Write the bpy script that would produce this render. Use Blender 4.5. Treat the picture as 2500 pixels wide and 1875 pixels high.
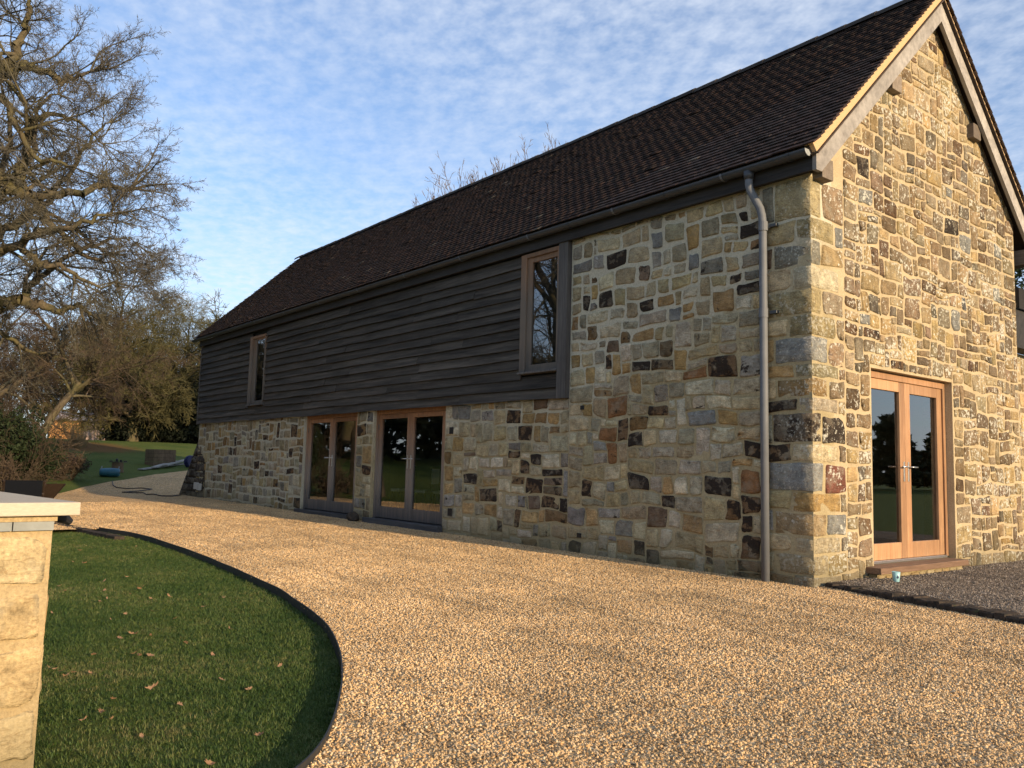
import bpy, bmesh, math, random
import numpy as np
from mathutils import Vector, Matrix, noise as mnoise

for o in list(bpy.data.objects):
    bpy.data.objects.remove(o)
scene = bpy.context.scene
COL = scene.collection
R = math.radians

# ------------------------------------------------------------------ camera
CAM = Vector((4.762, -7.718, 1.094))
FPX = 2049.7
_r = Vector((0.62389732, 0.78104931, 0.02672271))
_u = Vector((0.06203258, -0.08357926, 0.99456848))
_f = Vector((-0.77904049, 0.61885093, 0.10059538))
cam_d = bpy.data.cameras.new('camera')
cam = bpy.data.objects.new('camera', cam_d)
COL.objects.link(cam)
cam.matrix_world = Matrix(((_r.x, _u.x, -_f.x, CAM.x), (_r.y, _u.y, -_f.y, CAM.y), (_r.z, _u.z, -_f.z, CAM.z), (0, 0, 0, 1)))
cam_d.sensor_fit = 'HORIZONTAL'
cam_d.sensor_width = 36.0
cam_d.lens = FPX / 2500 * 36
cam_d.clip_start = 0.05
cam_d.clip_end = 3000
scene.camera = cam

# ------------------------------------------------------------------ sky
SUN_EL = R(12.0)
SUN_AZ = math.atan2(0.095, 1.0)          # from +X towards +Y
world = bpy.data.worlds.new('World')
scene.world = world
world.use_nodes = True
wt = world.node_tree
wt.nodes.clear()


def nd(t, typ, ins=None, **props):
    n = t.nodes.new(typ)
    for k, v in props.items():
        setattr(n, k, v)
    for k, v in (ins or {}).items():
        s = n.inputs[k]
        if isinstance(v, bpy.types.NodeSocket):
            t.links.new(v, s)
        else:
            s.default_value = v
    return n


def math_(t, op, a, b=0.0, c=None, clamp=False):
    ins = {0: a, 1: b}
    if c is not None:
        ins[2] = c
    return nd(t, 'ShaderNodeMath', ins, operation=op, use_clamp=clamp).outputs[0]


def mixc(t, f, a, b, blend='MIX'):
    return nd(t, 'ShaderNodeMix', {0: f, 6: a, 7: b}, data_type='RGBA', blend_type=blend).outputs[2]


def ramp(t, fac, stops, interp='LINEAR'):
    n = nd(t, 'ShaderNodeValToRGB', {0: fac})
    cr = n.color_ramp
    cr.interpolation = interp
    while len(cr.elements) < len(stops):
        cr.elements.new(0.5)
    for e, (p, c) in zip(cr.elements, stops):
        e.position = p
        if not hasattr(c, '__len__'):
            c = (c, c, c)
        e.color = (c[0], c[1], c[2], 1)
    return n.outputs[0]


def noise_(t, vec, scale, detail=4, rough=0.55, dist=0.0, out=0):
    return nd(t, 'ShaderNodeTexNoise', {'Vector': vec, 'Scale': scale, 'Detail': detail, 'Roughness': rough, 'Distortion': dist}).outputs[out]


def mapping(t, vec, scale=(1, 1, 1), loc=(0, 0, 0), rot=(0, 0, 0)):
    return nd(t, 'ShaderNodeMapping', {'Vector': vec, 'Scale': scale, 'Location': loc, 'Rotation': rot}).outputs[0]


sky = nd(wt, 'ShaderNodeTexSky', sky_type='NISHITA', sun_disc=False, sun_elevation=SUN_EL,
         sun_rotation=R(90) - SUN_AZ, altitude=100, air_density=1.0, dust_density=0.6, ozone_density=2.2)
tc = nd(wt, 'ShaderNodeTexCoord').outputs['Generated']
sep = nd(wt, 'ShaderNodeSeparateXYZ', {0: tc})
zz = math_(wt, 'ADD', math_(wt, 'MAXIMUM', sep.outputs[2], 0.0), 0.10)
cx_ = math_(wt, 'DIVIDE', sep.outputs[0], zz)
cy_ = math_(wt, 'DIVIDE', sep.outputs[1], zz)
cv = nd(wt, 'ShaderNodeCombineXYZ', {0: cx_, 1: cy_, 2: 0.0}).outputs[0]
cvw = cv
world.cycles.sampling_method = 'MANUAL'
world.cycles.sample_map_resolution = 512
cov = ramp(wt, noise_(wt, mapping(wt, cvw, (1, 1, 1), (3.3, 1.2, 0)), 0.75, 2, 0.6), [(0.34, 0.0), (0.62, 1.0)])
puff = ramp(wt, noise_(wt, mapping(wt, cvw, (1.0, 1.15, 1), (0, 0, 0), (0, 0, R(35))), 18.0, 3, 0.6), [(0.34, 0.0), (0.70, 1.0)])
wisp = noise_(wt, mapping(wt, cvw, (1.0, 1.2, 1), (7, 2, 0), (0, 0, R(20))), 2.4, 3, 0.6)
wisp = ramp(wt, wisp, [(0.36, 0.0), (0.70, 1.0)])
cl = math_(wt, 'MULTIPLY', math_(wt, 'ADD', math_(wt, 'MULTIPLY', puff, 0.46), math_(wt, 'MULTIPLY', wisp, 0.24)), math_(wt, 'MULTIPLY_ADD', cov, 0.45, 0.50), clamp=True)
hz = ramp(wt, sep.outputs[2], [(0.0, 0.45), (0.30, 0.05)])
cl = math_(wt, 'ADD', math_(wt, 'MULTIPLY', cl, 0.95), math_(wt, 'ADD', hz, 0.10), clamp=True)
SKY_K = 0.15
skyc = mixc(wt, 1.0, sky.outputs[0], (0.92, 1.06, 1.26, 1), 'MULTIPLY')
bg_sky = nd(wt, 'ShaderNodeBackground', {0: skyc, 1: SKY_K}).outputs[0]
bg_cl = nd(wt, 'ShaderNodeBackground', {0: (0.80, 0.86, 0.96, 1), 1: 0.84}).outputs[0]
mx = nd(wt, 'ShaderNodeMixShader', {0: cl, 1: bg_sky, 2: bg_cl}).outputs[0]
nd(wt, 'ShaderNodeOutputWorld', {0: mx})

# ------------------------------------------------------------------ sun and exposure
sun_d = bpy.data.lights.new('sun', 'SUN')
sun = bpy.data.objects.new('sun', sun_d)
COL.objects.link(sun)
sun_d.energy = 4.9
sun_d.angle = R(0.55)
sun_d.color = (1.0, 0.755, 0.47)
sdir = Vector((-math.cos(SUN_EL) * math.cos(SUN_AZ), -math.cos(SUN_EL) * math.sin(SUN_AZ), -math.sin(SUN_EL)))
sun.rotation_euler = sdir.to_track_quat('-Z', 'Y').to_euler()
sun.location = (20, -5, 15)
vs = scene.view_settings
vs.view_transform = 'Standard'
vs.look = 'None'
vs.exposure = 0.42
vs.gamma = 1.0
vs.use_curve_mapping = False
scene.render.engine = 'CYCLES'
scene.cycles.max_bounces = 6
scene.cycles.diffuse_bounces = 3
scene.cycles.glossy_bounces = 3
scene.cycles.adaptive_threshold = 0.02
scene.cycles.transparent_max_bounces = 12


# ------------------------------------------------------------------ helpers
def pix(x, y, z):
    d = Vector((x, y, z)) - CAM
    w = d.dot(_f)
    return (1250 + FPX * d.dot(_r) / w, 937.5 - FPX * d.dot(_u) / w)


def ray(px, py):
    return (_f + _r * ((px - 1250) / FPX) - _u * ((py - 937.5) / FPX)).normalized()


def on_y(px, py, y=0.0):
    d = ray(px, py)
    return CAM + d * ((y - CAM.y) / d.y)


def on_x(px, py, x=0.0):
    d = ray(px, py)
    return CAM + d * ((x - CAM.x) / d.x)


def H(x, y):
    d = -x
    e = max(0.0, min(d, 43.0) - 20.0)
    far = 0.084 * (e if e > 3 else e * e / 6 + e * 0.5 * (e / 3)) + 0.018 * max(0.0, min(d, 95.0) - 43.0)
    return -0.05 + 0.006 * min(max(d, 0), 19) - 0.012 * min(max(-y, 0), 8) + far


def at(px, py, dz=0.0):
    d = ray(px, py)
    t = 1.0
    while t < 400:
        P = CAM + d * t
        if P.z < H(P.x, P.y) + dz:
            return P
        t += 0.04
    return P


def mesh_obj(name, verts, faces, material=None, parent=None, origin=None, smooth=False, cols=None):
    me = bpy.data.meshes.new(name)
    if origin is not None:
        ox, oy, oz = origin
        verts = [(v[0] - ox, v[1] - oy, v[2] - oz) for v in verts]
    me.from_pydata(verts, [], faces)
    if cols is not None:
        a = me.color_attributes.new('Col', 'FLOAT_COLOR', 'POINT')
        a.data.foreach_set('color', np.asarray(cols, dtype=np.float32).ravel())
    if smooth:
        me.polygons.foreach_set('use_smooth', [True] * len(me.polygons))
    if material is not None:
        me.materials.append(material)
    me.update()
    o = bpy.data.objects.new(name, me)
    COL.objects.link(o)
    if parent is not None:
        o.parent = parent
    if origin is not None:
        loc = Vector(origin)
        if parent is not None:
            p = parent
            while p is not None:
                loc = loc - p.location
                p = p.parent
        o.location = loc
    elif parent is not None:
        loc = Vector((0, 0, 0))
        p = parent
        while p is not None:
            loc = loc - p.location
            p = p.parent
        o.location = loc
    return o


def np_mesh(name, verts, faces, material=None, parent=None, smooth=False, cols=None):
    """verts (n,3) array, faces (m,k) array: one fast mesh"""
    verts = np.asarray(verts, dtype=np.float32)
    faces = np.asarray(faces, dtype=np.int32)
    me = bpy.data.meshes.new(name)
    m, k = faces.shape
    me.vertices.add(len(verts))
    me.vertices.foreach_set('co', verts.ravel())
    me.loops.add(m * k)
    me.loops.foreach_set('vertex_index', faces.ravel())
    me.polygons.add(m)
    me.polygons.foreach_set('loop_start', np.arange(0, m * k, k, dtype=np.int32))
    if smooth:
        me.polygons.foreach_set('use_smooth', np.ones(m, dtype=bool))
    if cols is not None:
        a = me.color_attributes.new('Col', 'FLOAT_COLOR', 'POINT')
        a.data.foreach_set('color', np.asarray(cols, dtype=np.float32).ravel())
    if material is not None:
        me.materials.append(material)
    me.update(calc_edges=True)
    o = bpy.data.objects.new(name, me)
    COL.objects.link(o)
    if parent is not None:
        o.parent = parent
        loc = Vector((0, 0, 0))
        p = parent
        while p is not None:
            loc = loc - p.location
            p = p.parent
        o.location = loc
    return o


def empty(name, loc, rz=0.0):
    o = bpy.data.objects.new(name, None)
    o.empty_display_size = 0.2
    COL.objects.link(o)
    o.location = loc
    o.rotation_euler = (0, 0, rz)
    return o


def tag(o, label=None, cat=None, group=None, kind=None):
    if label:
        o['label'] = label
    if cat:
        o['category'] = cat
    if group:
        o['group'] = group
    if kind:
        o['kind'] = kind
    return o


def box_vf(x0, x1, y0, y1, z0, z1):
    v = [(x0, y0, z0), (x1, y0, z0), (x1, y1, z0), (x0, y1, z0), (x0, y0, z1), (x1, y0, z1), (x1, y1, z1), (x0, y1, z1)]
    f = [(0, 3, 2, 1), (4, 5, 6, 7), (0, 1, 5, 4), (1, 2, 6, 5), (2, 3, 7, 6), (3, 0, 4, 7)]
    return v, f


def join(parts):
    V, F = [], []
    for v, f in parts:
        k = len(V)
        V += list(v)
        F += [tuple(i + k for i in g) for g in f]
    return V, F


def bev(o, w, seg=2):
    m = o.modifiers.new('bevel', 'BEVEL')
    m.width = w
    m.segments = seg
    m.limit_method = 'ANGLE'
    return o


def box(name, b, material, parent=None, bevel=0.0, local=False):
    v, f = box_vf(*b)
    if local:
        o = mesh_obj(name, v, f, material, None)
        o.parent = parent
    else:
        c = ((b[0] + b[1]) / 2, (b[2] + b[3]) / 2, b[4])
        o = mesh_obj(name, v, f, material, parent, origin=c)
    if bevel:
        bev(o, bevel)
    return o


def tube_vf(pts, rad, n=8, cap=True):
    """tube along a polyline; rad a number or one per point"""
    V, F = [], []
    pts = [Vector(p) for p in pts]
    rr = rad if hasattr(rad, '__len__') else [rad] * len(pts)
    ref = None
    for i, p in enumerate(pts):
        t = (pts[min(i + 1, len(pts) - 1)] - pts[max(i - 1, 0)]).normalized()
        if ref is None:
            ref = t.orthogonal().normalized()
        ref = (ref - t * ref.dot(t)).normalized()
        b = t.cross(ref)
        for k in range(n):
            a = 2 * math.pi * k / n
            V.append(tuple(p + (ref * math.cos(a) + b * math.sin(a)) * rr[i]))
    for i in range(len(pts) - 1):
        for k in range(n):
            a, b2 = i * n + k, i * n + (k + 1) % n
            F.append((a, b2, b2 + n, a + n))
    if cap:
        F.append(tuple(reversed(range(n))))
        F.append(tuple(range((len(pts) - 1) * n, len(pts) * n)))
    return V, F


# ------------------------------------------------------------------ materials
def new_mat(name):
    m = bpy.data.materials.new(name)
    m.use_nodes = True
    t = m.node_tree
    t.nodes.clear()
    return m, t


def finish(m, t, color, rough=0.85, bump=None, bstr=0.4, bdist=0.01, spec=0.3, metal=0.0, normal=None):
    ins = {'Base Color': color, 'Roughness': rough, 'Specular IOR Level': spec, 'Metallic': metal}
    p = nd(t, 'ShaderNodeBsdfPrincipled', ins)
    if bump is not None:
        b = nd(t, 'ShaderNodeBump', {'Height': bump, 'Strength': bstr, 'Distance': bdist})
        t.links.new(b.outputs[0], p.inputs['Normal'])
    nd(t, 'ShaderNodeOutputMaterial', {0: p.outputs[0]})
    return m


def pos(t):
    return nd(t, 'ShaderNodeNewGeometry').outputs['Position']


def objrand(t):
    return nd(t, 'ShaderNodeObjectInfo').outputs['Random']


def objco(t):
    return nd(t, 'ShaderNodeTexCoord').outputs['Object']


def splash(t, P, n, c):
    """green-brown splash dirt low down on masonry"""
    z_ = nd(t, 'ShaderNodeSeparateXYZ', {0: P}).outputs[2]
    f = nd(t, 'ShaderNodeMapRange', {0: math_(t, 'ADD', z_, math_(t, 'MULTIPLY_ADD', n, -0.7, 0.35)), 1: 0.02, 2: 0.34, 3: 0.6, 4: 0.0}).outputs[0]
    return mixc(t, f, c, (0.13, 0.115, 0.065, 1))


def m_stone(name, lichen, streak=1.0, bs=1.0):
    m, t = new_mat(name)
    P = pos(t)
    at_ = nd(t, 'ShaderNodeVertexColor', layer_name='Col')
    base = at_.outputs[0]
    stain = at_.outputs[1]
    n1 = noise_(t, P, 9, 4, 0.65)
    n2 = noise_(t, mapping(t, P, (1, 1, 3.2)), 16, 3, 0.7, 0.6)
    n3 = noise_(t, P, 70, 2, 0.7)
    v = math_(t, 'ADD', math_(t, 'MULTIPLY', n1, 0.9), math_(t, 'MULTIPLY', n3, 0.55))
    c = mixc(t, 1.0, base, ramp(t, v, [(0.38, 0.30), (0.72, 1.0), (0.98, 1.6)]), 'MULTIPLY')
    # rusty banding
    c = mixc(t, ramp(t, n2, [(0.54, 0.0), (0.72, 0.55 * streak)]), c, (0.20, 0.115, 0.045, 1))
    # pale grey weathering
    g = noise_(t, mapping(t, P, (1, 1, 1), (4, 7, 2)), 5.0, 3, 0.7)
    c = mixc(t, ramp(t, g, [(0.52, 0.0), (0.70, 0.45)]), c, (0.33, 0.305, 0.225, 1))
    # black crust, amount from the stone itself
    s = noise_(t, mapping(t, P, (1, 1, 1.2), (11, 3, 5)), 6.0, 4, 0.65, 0.3)
    thr = math_(t, 'ADD', s, math_(t, 'MULTIPLY', stain, 0.62))
    sm = ramp(t, thr, [(0.72, 0.0), (0.78, 1.0)])
    c = mixc(t, math_(t, 'MULTIPLY', sm, 0.93), c, mixc(t, n3, (0.014, 0.011, 0.009, 1), (0.045, 0.032, 0.024, 1)))
    if lichen > 0:
        l1 = noise_(t, mapping(t, P, (1, 1, 1), (2, 9, 1)), 26, 4, 0.65)
        l2 = noise_(t, mapping(t, P, (1, 1, 1), (8, 1, 6)), 2.2, 4, 0.6)
        lm = math_(t, 'ADD', l1, math_(t, 'MULTIPLY', math_(t, 'SUBTRACT', l2, 0.5), 0.55))
        lm = ramp(t, lm, [(0.575, 0.0), (0.625, 1.0)])
        c = mixc(t, math_(t, 'MULTIPLY', lm, lichen), c, (0.62, 0.60, 0.50, 1))
        vo = nd(t, 'ShaderNodeTexVoronoi', {'Vector': P, 'Scale': 9.0, 'Randomness': 1.0}).outputs[0]
        vm = ramp(t, math_(t, 'ADD', vo, math_(t, 'MULTIPLY', n3, 0.10)), [(0.15, 1.0), (0.19, 0.0)])
        vm = math_(t, 'MULTIPLY', vm, ramp(t, noise_(t, P, 2.9, 2), [(0.5, 0.0), (0.6, 1.0)]))
        c = mixc(t, math_(t, 'MULTIPLY', vm, lichen), c, (0.70, 0.69, 0.60, 1))
    c = splash(t, P, n1, c)
    h = math_(t, 'ADD', math_(t, 'MULTIPLY', n1, 1.0), math_(t, 'ADD', math_(t, 'MULTIPLY', n2, 0.8), math_(t, 'MULTIPLY', n3, 0.35)))
    return finish(m, t, c, 0.92, h, bs, 0.026, 0.2)


def m_mortar(name, c0, c1, pale=False):
    m, t = new_mat(name)
    P = pos(t)
    n1 = noise_(t, P, 3.0, 6, 0.7)
    n2 = noise_(t, P, 60, 4, 0.75)
    c = mixc(t, ramp(t, n1, [(0.3, 0.0), (0.7, 1.0)]), c0, c1)
    if pale:      # newer, paler pointing on the upper part beside the boarding
        s = nd(t, 'ShaderNodeSeparateXYZ', {0: P})
        a = ramp(t, math_(t, 'ADD', math_(t, 'MULTIPLY_ADD', s.outputs[2], 0.25, -1.02), math_(t, 'ADD', math_(t, 'MULTIPLY', math_(t, 'MAXIMUM', s.outputs[0], -3.7), -0.12), math_(t, 'MULTIPLY', n1, 0.5))),
                 [(0.0, 0.0), (0.22, 1.0)])
        c = mixc(t, a, c, (0.55, 0.50, 0.375, 1))
        b = ramp(t, math_(t, 'ADD', math_(t, 'MULTIPLY_ADD', s.outputs[0], -0.1, -1.1), math_(t, 'MULTIPLY', n1, 0.3)), [(0.0, 0.0), (0.3, 0.85)])
        c = mixc(t, b, c, (0.50, 0.465, 0.36, 1))
    c = mixc(t, 1.0, c, ramp(t, n2, [(0.25, 0.62), (0.7, 1.15)]), 'MULTIPLY')
    c = splash(t, P, n1, c)
    h = math_(t, 'ADD', n1, math_(t, 'MULTIPLY', n2, 0.5))
    return finish(m, t, c, 0.95, h, 0.7, 0.012, 0.15)


def m_wood(name, c0, c1, axis='x', rough=0.8, scale=1.0, zfade=None, knots=False):
    """grain along one axis; zfade = (z0, z1, colour) greys the lower part of weathered oak"""
    m, t = new_mat(name)
    P = pos(t)
    sc = {'x': (0.6, 14, 14), 'y': (14, 0.6, 14), 'z': (14, 14, 0.6), 'yz': (14, 2.2, 2.2)}[axis]
    rnd = objrand(t)
    off = nd(t, 'ShaderNodeCombineXYZ', {0: math_(t, 'MULTIPLY', rnd, 37.0), 1: math_(t, 'MULTIPLY', rnd, 11.0), 2: math_(t, 'MULTIPLY', rnd, 23.0)}).outputs[0]
    PP = nd(t, 'ShaderNodeVectorMath', {0: mapping(t, P, tuple(s * scale for s in sc)), 1: off}, operation='ADD').outputs[0]
    n1 = noise_(t, PP, 1.0, 6, 0.7, 0.5)
    n2 = noise_(t, PP, 6.0, 4, 0.7)
    n3 = noise_(t, nd(t, 'ShaderNodeVectorMath', {0: P, 1: off}, operation='ADD').outputs[0], 1.6, 4, 0.6)
    c = mixc(t, ramp(t, n1, [(0.3, 0.0), (0.72, 1.0)]), c0, c1)
    c = mixc(t, 1.0, c, ramp(t, n2, [(0.3, 0.7), (0.7, 1.2)]), 'MULTIPLY')
    c = mixc(t, 1.0, c, ramp(t, math_(t, 'ADD', math_(t, 'MULTIPLY', n3, 0.6), math_(t, 'MULTIPLY', rnd, 0.4)), [(0.2, 0.62), (0.8, 1.35)]), 'MULTIPLY')
    if zfade:
        s = nd(t, 'ShaderNodeSeparateXYZ', {0: P})
        zf = math_(t, 'ADD', s.outputs[2], math_(t, 'MULTIPLY', math_(t, 'SUBTRACT', n1, 0.5), 0.9))
        for (za, zb, cc, amt) in zfade:
            mr = nd(t, 'ShaderNodeMapRange', {0: zf, 1: za, 2: zb, 3: amt, 4: 0.0}).outputs[0]
            c = mixc(t, mr, c, cc)
    h = math_(t, 'ADD', n1, math_(t, 'MULTIPLY', n2, 0.6))
    return finish(m, t, c, rough, h, 0.5, 0.004, 0.3)


def m_plain(name, c, rough=0.6, spec=0.4, metal=0.0, var=0.25, scale=30, bstr=0.15):
    m, t = new_mat(name)
    P = objco(t)
    n = noise_(t, P, scale, 4, 0.65)
    col = mixc(t, 1.0, (c[0], c[1], c[2], 1), ramp(t, n, [(0.25, 1 - var), (0.75, 1 + var)]), 'MULTIPLY')
    return finish(m, t, col, rough, n, bstr, 0.004, spec, metal)


def m_glass(name):
    m, t = new_mat(name)
    P = pos(t)
    wav = noise_(t, P, 1.1, 2, 0.4)
    b = nd(t, 'ShaderNodeBump', {'Height': wav, 'Strength': 0.05, 'Distance': 0.02}).outputs[0]
    fr = nd(t, 'ShaderNodeFresnel', {'IOR': 1.62, 'Normal': b}).outputs[0]
    fac = math_(t, 'ADD', math_(t, 'MULTIPLY', fr, 1.6), 0.05, clamp=True)
    tr = nd(t, 'ShaderNodeBsdfTransparent', {0: (0.80, 0.84, 0.83, 1)}).outputs[0]
    gl = nd(t, 'ShaderNodeBsdfGlossy', {0: (0.95, 0.97, 1.0, 1), 'Roughness': 0.012, 'Normal': b}).outputs[0]
    mx = nd(t, 'ShaderNodeMixShader', {0: fac, 1: tr, 2: gl}).outputs[0]
    nd(t, 'ShaderNodeOutputMaterial', {0: mx})
    return m


def m_gravel(name, stops, patch):
    """loose pebbles for where single stones are too small to build"""
    m, t = new_mat(name)
    P = pos(t)
    vo = nd(t, 'ShaderNodeTexVoronoi', {'Vector': P, 'Scale': 55.0, 'Randomness': 1.0})
    vs2 = nd(t, 'ShaderNodeSeparateColor', {0: vo.outputs[1]})
    vo2 = nd(t, 'ShaderNodeTexVoronoi', {'Vector': P, 'Scale': 14.0, 'Randomness': 1.0})
    c = ramp(t, vs2.outputs[0], stops)
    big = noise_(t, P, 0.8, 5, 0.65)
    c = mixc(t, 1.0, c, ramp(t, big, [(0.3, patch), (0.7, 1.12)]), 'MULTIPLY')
    h = math_(t, 'SUBTRACT', 1.0, vo.outputs[0])
    h2 = math_(t, 'MULTIPLY', math_(t, 'SUBTRACT', 1.0, vo2.outputs[0]), 1.3)
    h3 = math_(t, 'MULTIPLY', noise_(t, mapping(t, P, (1, 2.4, 1)), 3.0, 3, 0.6), 2.2)
    hh = math_(t, 'ADD', h, math_(t, 'ADD', h2, h3))
    return finish(m, t, c, 0.9, hh, 1.0, 0.022, 0.2)


def m_pebble(name, stops):
    m, t = new_mat(name)
    c = ramp(t, objrand(t), stops)
    n = noise_(t, objco(t), 3.0, 3, 0.6)
    c = mixc(t, 1.0, c, ramp(t, n, [(0.3, 0.75), (0.7, 1.2)]), 'MULTIPLY')
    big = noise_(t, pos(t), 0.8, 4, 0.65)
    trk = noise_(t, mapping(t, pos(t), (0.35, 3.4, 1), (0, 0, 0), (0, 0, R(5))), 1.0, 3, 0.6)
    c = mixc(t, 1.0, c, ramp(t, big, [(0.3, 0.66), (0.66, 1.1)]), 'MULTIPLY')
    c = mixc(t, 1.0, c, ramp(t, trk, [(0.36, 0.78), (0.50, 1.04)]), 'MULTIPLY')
    return finish(m, t, c, 0.75, None, spec=0.35)


def m_bark(name, c0, c1, moss=0.0, scale=6):
    m, t = new_mat(name)
    P = pos(t)
    n1 = noise_(t, mapping(t, P, (1, 1, 0.5)), scale, 5, 0.7)
    c = mixc(t, ramp(t, n1, [(0.3, 0.0), (0.7, 1.0)]), c0, c1)
    if moss:
        n2 = noise_(t, P, 0.9, 4, 0.6)
        c = mixc(t, math_(t, 'MULTIPLY', ramp(t, n2, [(0.42, 0.0), (0.62, 1.0)]), moss), c, (0.105, 0.098, 0.042, 1))
    return finish(m, t, c, 0.95, n1, 0.6, 0.02, 0.1)


def m_leaf(name, stops, trans=0.25):
    m, t = new_mat(name)
    P = pos(t)
    n = noise_(t, P, 1.7, 4, 0.7)
    w = nd(t, 'ShaderNodeTexWhiteNoise', {'Vector': mapping(t, P, (9, 9, 9))}).outputs[0]
    n = math_(t, 'ADD', math_(t, 'MULTIPLY', n, 0.7), math_(t, 'MULTIPLY', w, 0.25))
    c = ramp(t, n, stops)
    d = nd(t, 'ShaderNodeBsdfPrincipled', {'Base Color': c, 'Roughness': 0.7, 'Specular IOR Level': 0.2}).outputs[0]
    tr = nd(t, 'ShaderNodeBsdfTranslucent', {0: c}).outputs[0]
    nd(t, 'ShaderNodeOutputMaterial', {0: nd(t, 'ShaderNodeMixShader', {0: trans, 1: d, 2: tr}).outputs[0]})
    return m


def m_lawn(name):
    m, t = new_mat(name)
    P = pos(t)
    n1 = noise_(t, P, 0.55, 5, 0.6)
    n2 = noise_(t, P, 40, 4, 0.8)
    n3 = noise_(t, mapping(t, P, (1, 1, 1)), 7, 4, 0.7)
    c = mixc(t, ramp(t, n1, [(0.3, 0.0), (0.7, 1.0)]), (0.055, 0.090, 0.016, 1), (0.105, 0.125, 0.026, 1))
    c = mixc(t, 1.0, c, ramp(t, n2, [(0.25, 0.45), (0.75, 1.5)]), 'MULTIPLY')
    # leaf litter under the far trees
    dv = nd(t, 'ShaderNodeVectorMath', {0: mapping(t, P, (0.16, 0.22, 0), (6.1, -0.25, 0))}, operation='LENGTH').outputs['Value']
    lit = ramp(t, math_(t, 'ADD', dv, math_(t, 'MULTIPLY', n3, 0.8)), [(0.75, 1.0), (1.35, 0.0)])
    c = mixc(t, math_(t, 'MULTIPLY', lit, 0.8), c, mixc(t, n3, (0.15, 0.06, 0.02, 1), (0.22, 0.11, 0.045, 1)))
    return finish(m, t, c, 0.9, n2, 1.0, 0.03, 0.15)


M = {}
M['stone_front'] = m_stone('stone_front', 0.0)
M['stone_gable'] = m_stone('stone_gable', 0.85, 0.7)
M['stone_corner'] = m_stone('stone_corner', 0.45)
M['mortar_front'] = m_mortar('mortar_front', (0.34, 0.27, 0.145, 1), (0.46, 0.38, 0.23, 1), True)
M['mortar_gable'] = m_mortar('mortar_gable', (0.41, 0.32, 0.19, 1), (0.55, 0.445, 0.285, 1))
M['board'] = m_wood('weatherboard', (0.013, 0.0115, 0.0095, 1), (0.118, 0.100, 0.080, 1), 'x')
M['oak_front'] = m_wood('oak_front', (0.24, 0.105, 0.042, 1), (0.36, 0.18, 0.085, 1), 'z', 0.6,
                        zfade=[(1.0, 2.0, (0.21, 0.185, 0.155, 1), 0.85), (0.15, 0.75, (0.055, 0.054, 0.056, 1), 0.95)])
M['oak_window'] = m_wood('oak_window', (0.24, 0.11, 0.045, 1), (0.34, 0.19, 0.10, 1), 'z', 0.65,
                         zfade=[(3.5, 4.5, (0.15, 0.13, 0.105, 1), 0.9), (2.4, 2.9, (0.075, 0.07, 0.065, 1), 0.9)])
M['oak_trim'] = m_wood('oak_trim', (0.07, 0.065, 0.062, 1), (0.17, 0.155, 0.14, 1), 'z', 0.8)
M['oak_sill'] = m_wood('oak_sill', (0.035, 0.036, 0.04, 1), (0.075, 0.074, 0.075, 1), 'x', 0.75)
M['oak_gable'] = m_wood('oak_gable', (0.37, 0.19, 0.09, 1), (0.48, 0.285, 0.15, 1), 'z', 0.5, 0.8)
M['oak_step'] = m_wood('oak_step', (0.13, 0.075, 0.045, 1), (0.22, 0.14, 0.09, 1), 'y', 0.7)
M['barge'] = m_wood('barge_oak', (0.27, 0.245, 0.22, 1), (0.38, 0.35, 0.315, 1), 'yz', 0.8, 1.0)
M['beam'] = m_wood('beam_oak', (0.15, 0.12, 0.09, 1), (0.26, 0.21, 0.165, 1), 'x', 0.85)
M['fascia'] = m_wood('fascia', (0.025, 0.024, 0.024, 1), (0.055, 0.052, 0.05, 1), 'x', 0.8)
M['soffit'] = m_wood('soffit', (0.05, 0.035, 0.027, 1), (0.09, 0.065, 0.05, 1), 'y', 0.85)
M['gutter'] = m_plain('gutter_metal', (0.045, 0.050, 0.056), 0.42, 0.5, 0.0, 0.18, 5)
M['pipe'] = m_plain('pipe_metal', (0.14, 0.15, 0.165), 0.6, 0.35, 0.0, 0.15, 5)
M['gutter_cap'] = m_plain('gutter_cap', (0.30, 0.32, 0.33), 0.5)
M['steel'] = m_plain('steel', (0.62, 0.61, 0.58), 0.3, 0.5, 0.9, 0.1)
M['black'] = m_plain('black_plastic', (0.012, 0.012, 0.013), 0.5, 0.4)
M['glass'] = m_glass('window_glass')
M['plaster'] = m_plain('plaster', (0.42, 0.40, 0.36), 0.9, 0.2, 0, 0.1, 3)
M['floorboard'] = m_wood('floorboard', (0.10, 0.065, 0.04, 1), (0.16, 0.11, 0.07, 1), 'x', 0.5)
GR = [(0.0, (0.12, 0.078, 0.041)), (0.10, (0.28, 0.172, 0.081)), (0.30, (0.55, 0.345, 0.153)), (0.58, (0.74, 0.495, 0.238)), (0.80, (0.69, 0.50, 0.285)), (0.92, (0.38, 0.272, 0.166)), (1.0, (0.84, 0.68, 0.445))]
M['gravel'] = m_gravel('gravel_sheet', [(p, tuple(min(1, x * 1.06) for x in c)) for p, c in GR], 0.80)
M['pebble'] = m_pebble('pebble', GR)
OG = [(0.0, (0.05, 0.042, 0.035)), (0.35, (0.15, 0.12, 0.09)), (0.65, (0.24, 0.19, 0.145)), (0.88, (0.31, 0.255, 0.20)), (1.0, (0.48, 0.42, 0.35))]
M['old_gravel'] = m_gravel('old_gravel_sheet', OG, 0.6)
M['old_pebble'] = m_pebble('old_pebble', OG)
M['lawn'] = m_lawn('lawn')

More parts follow.
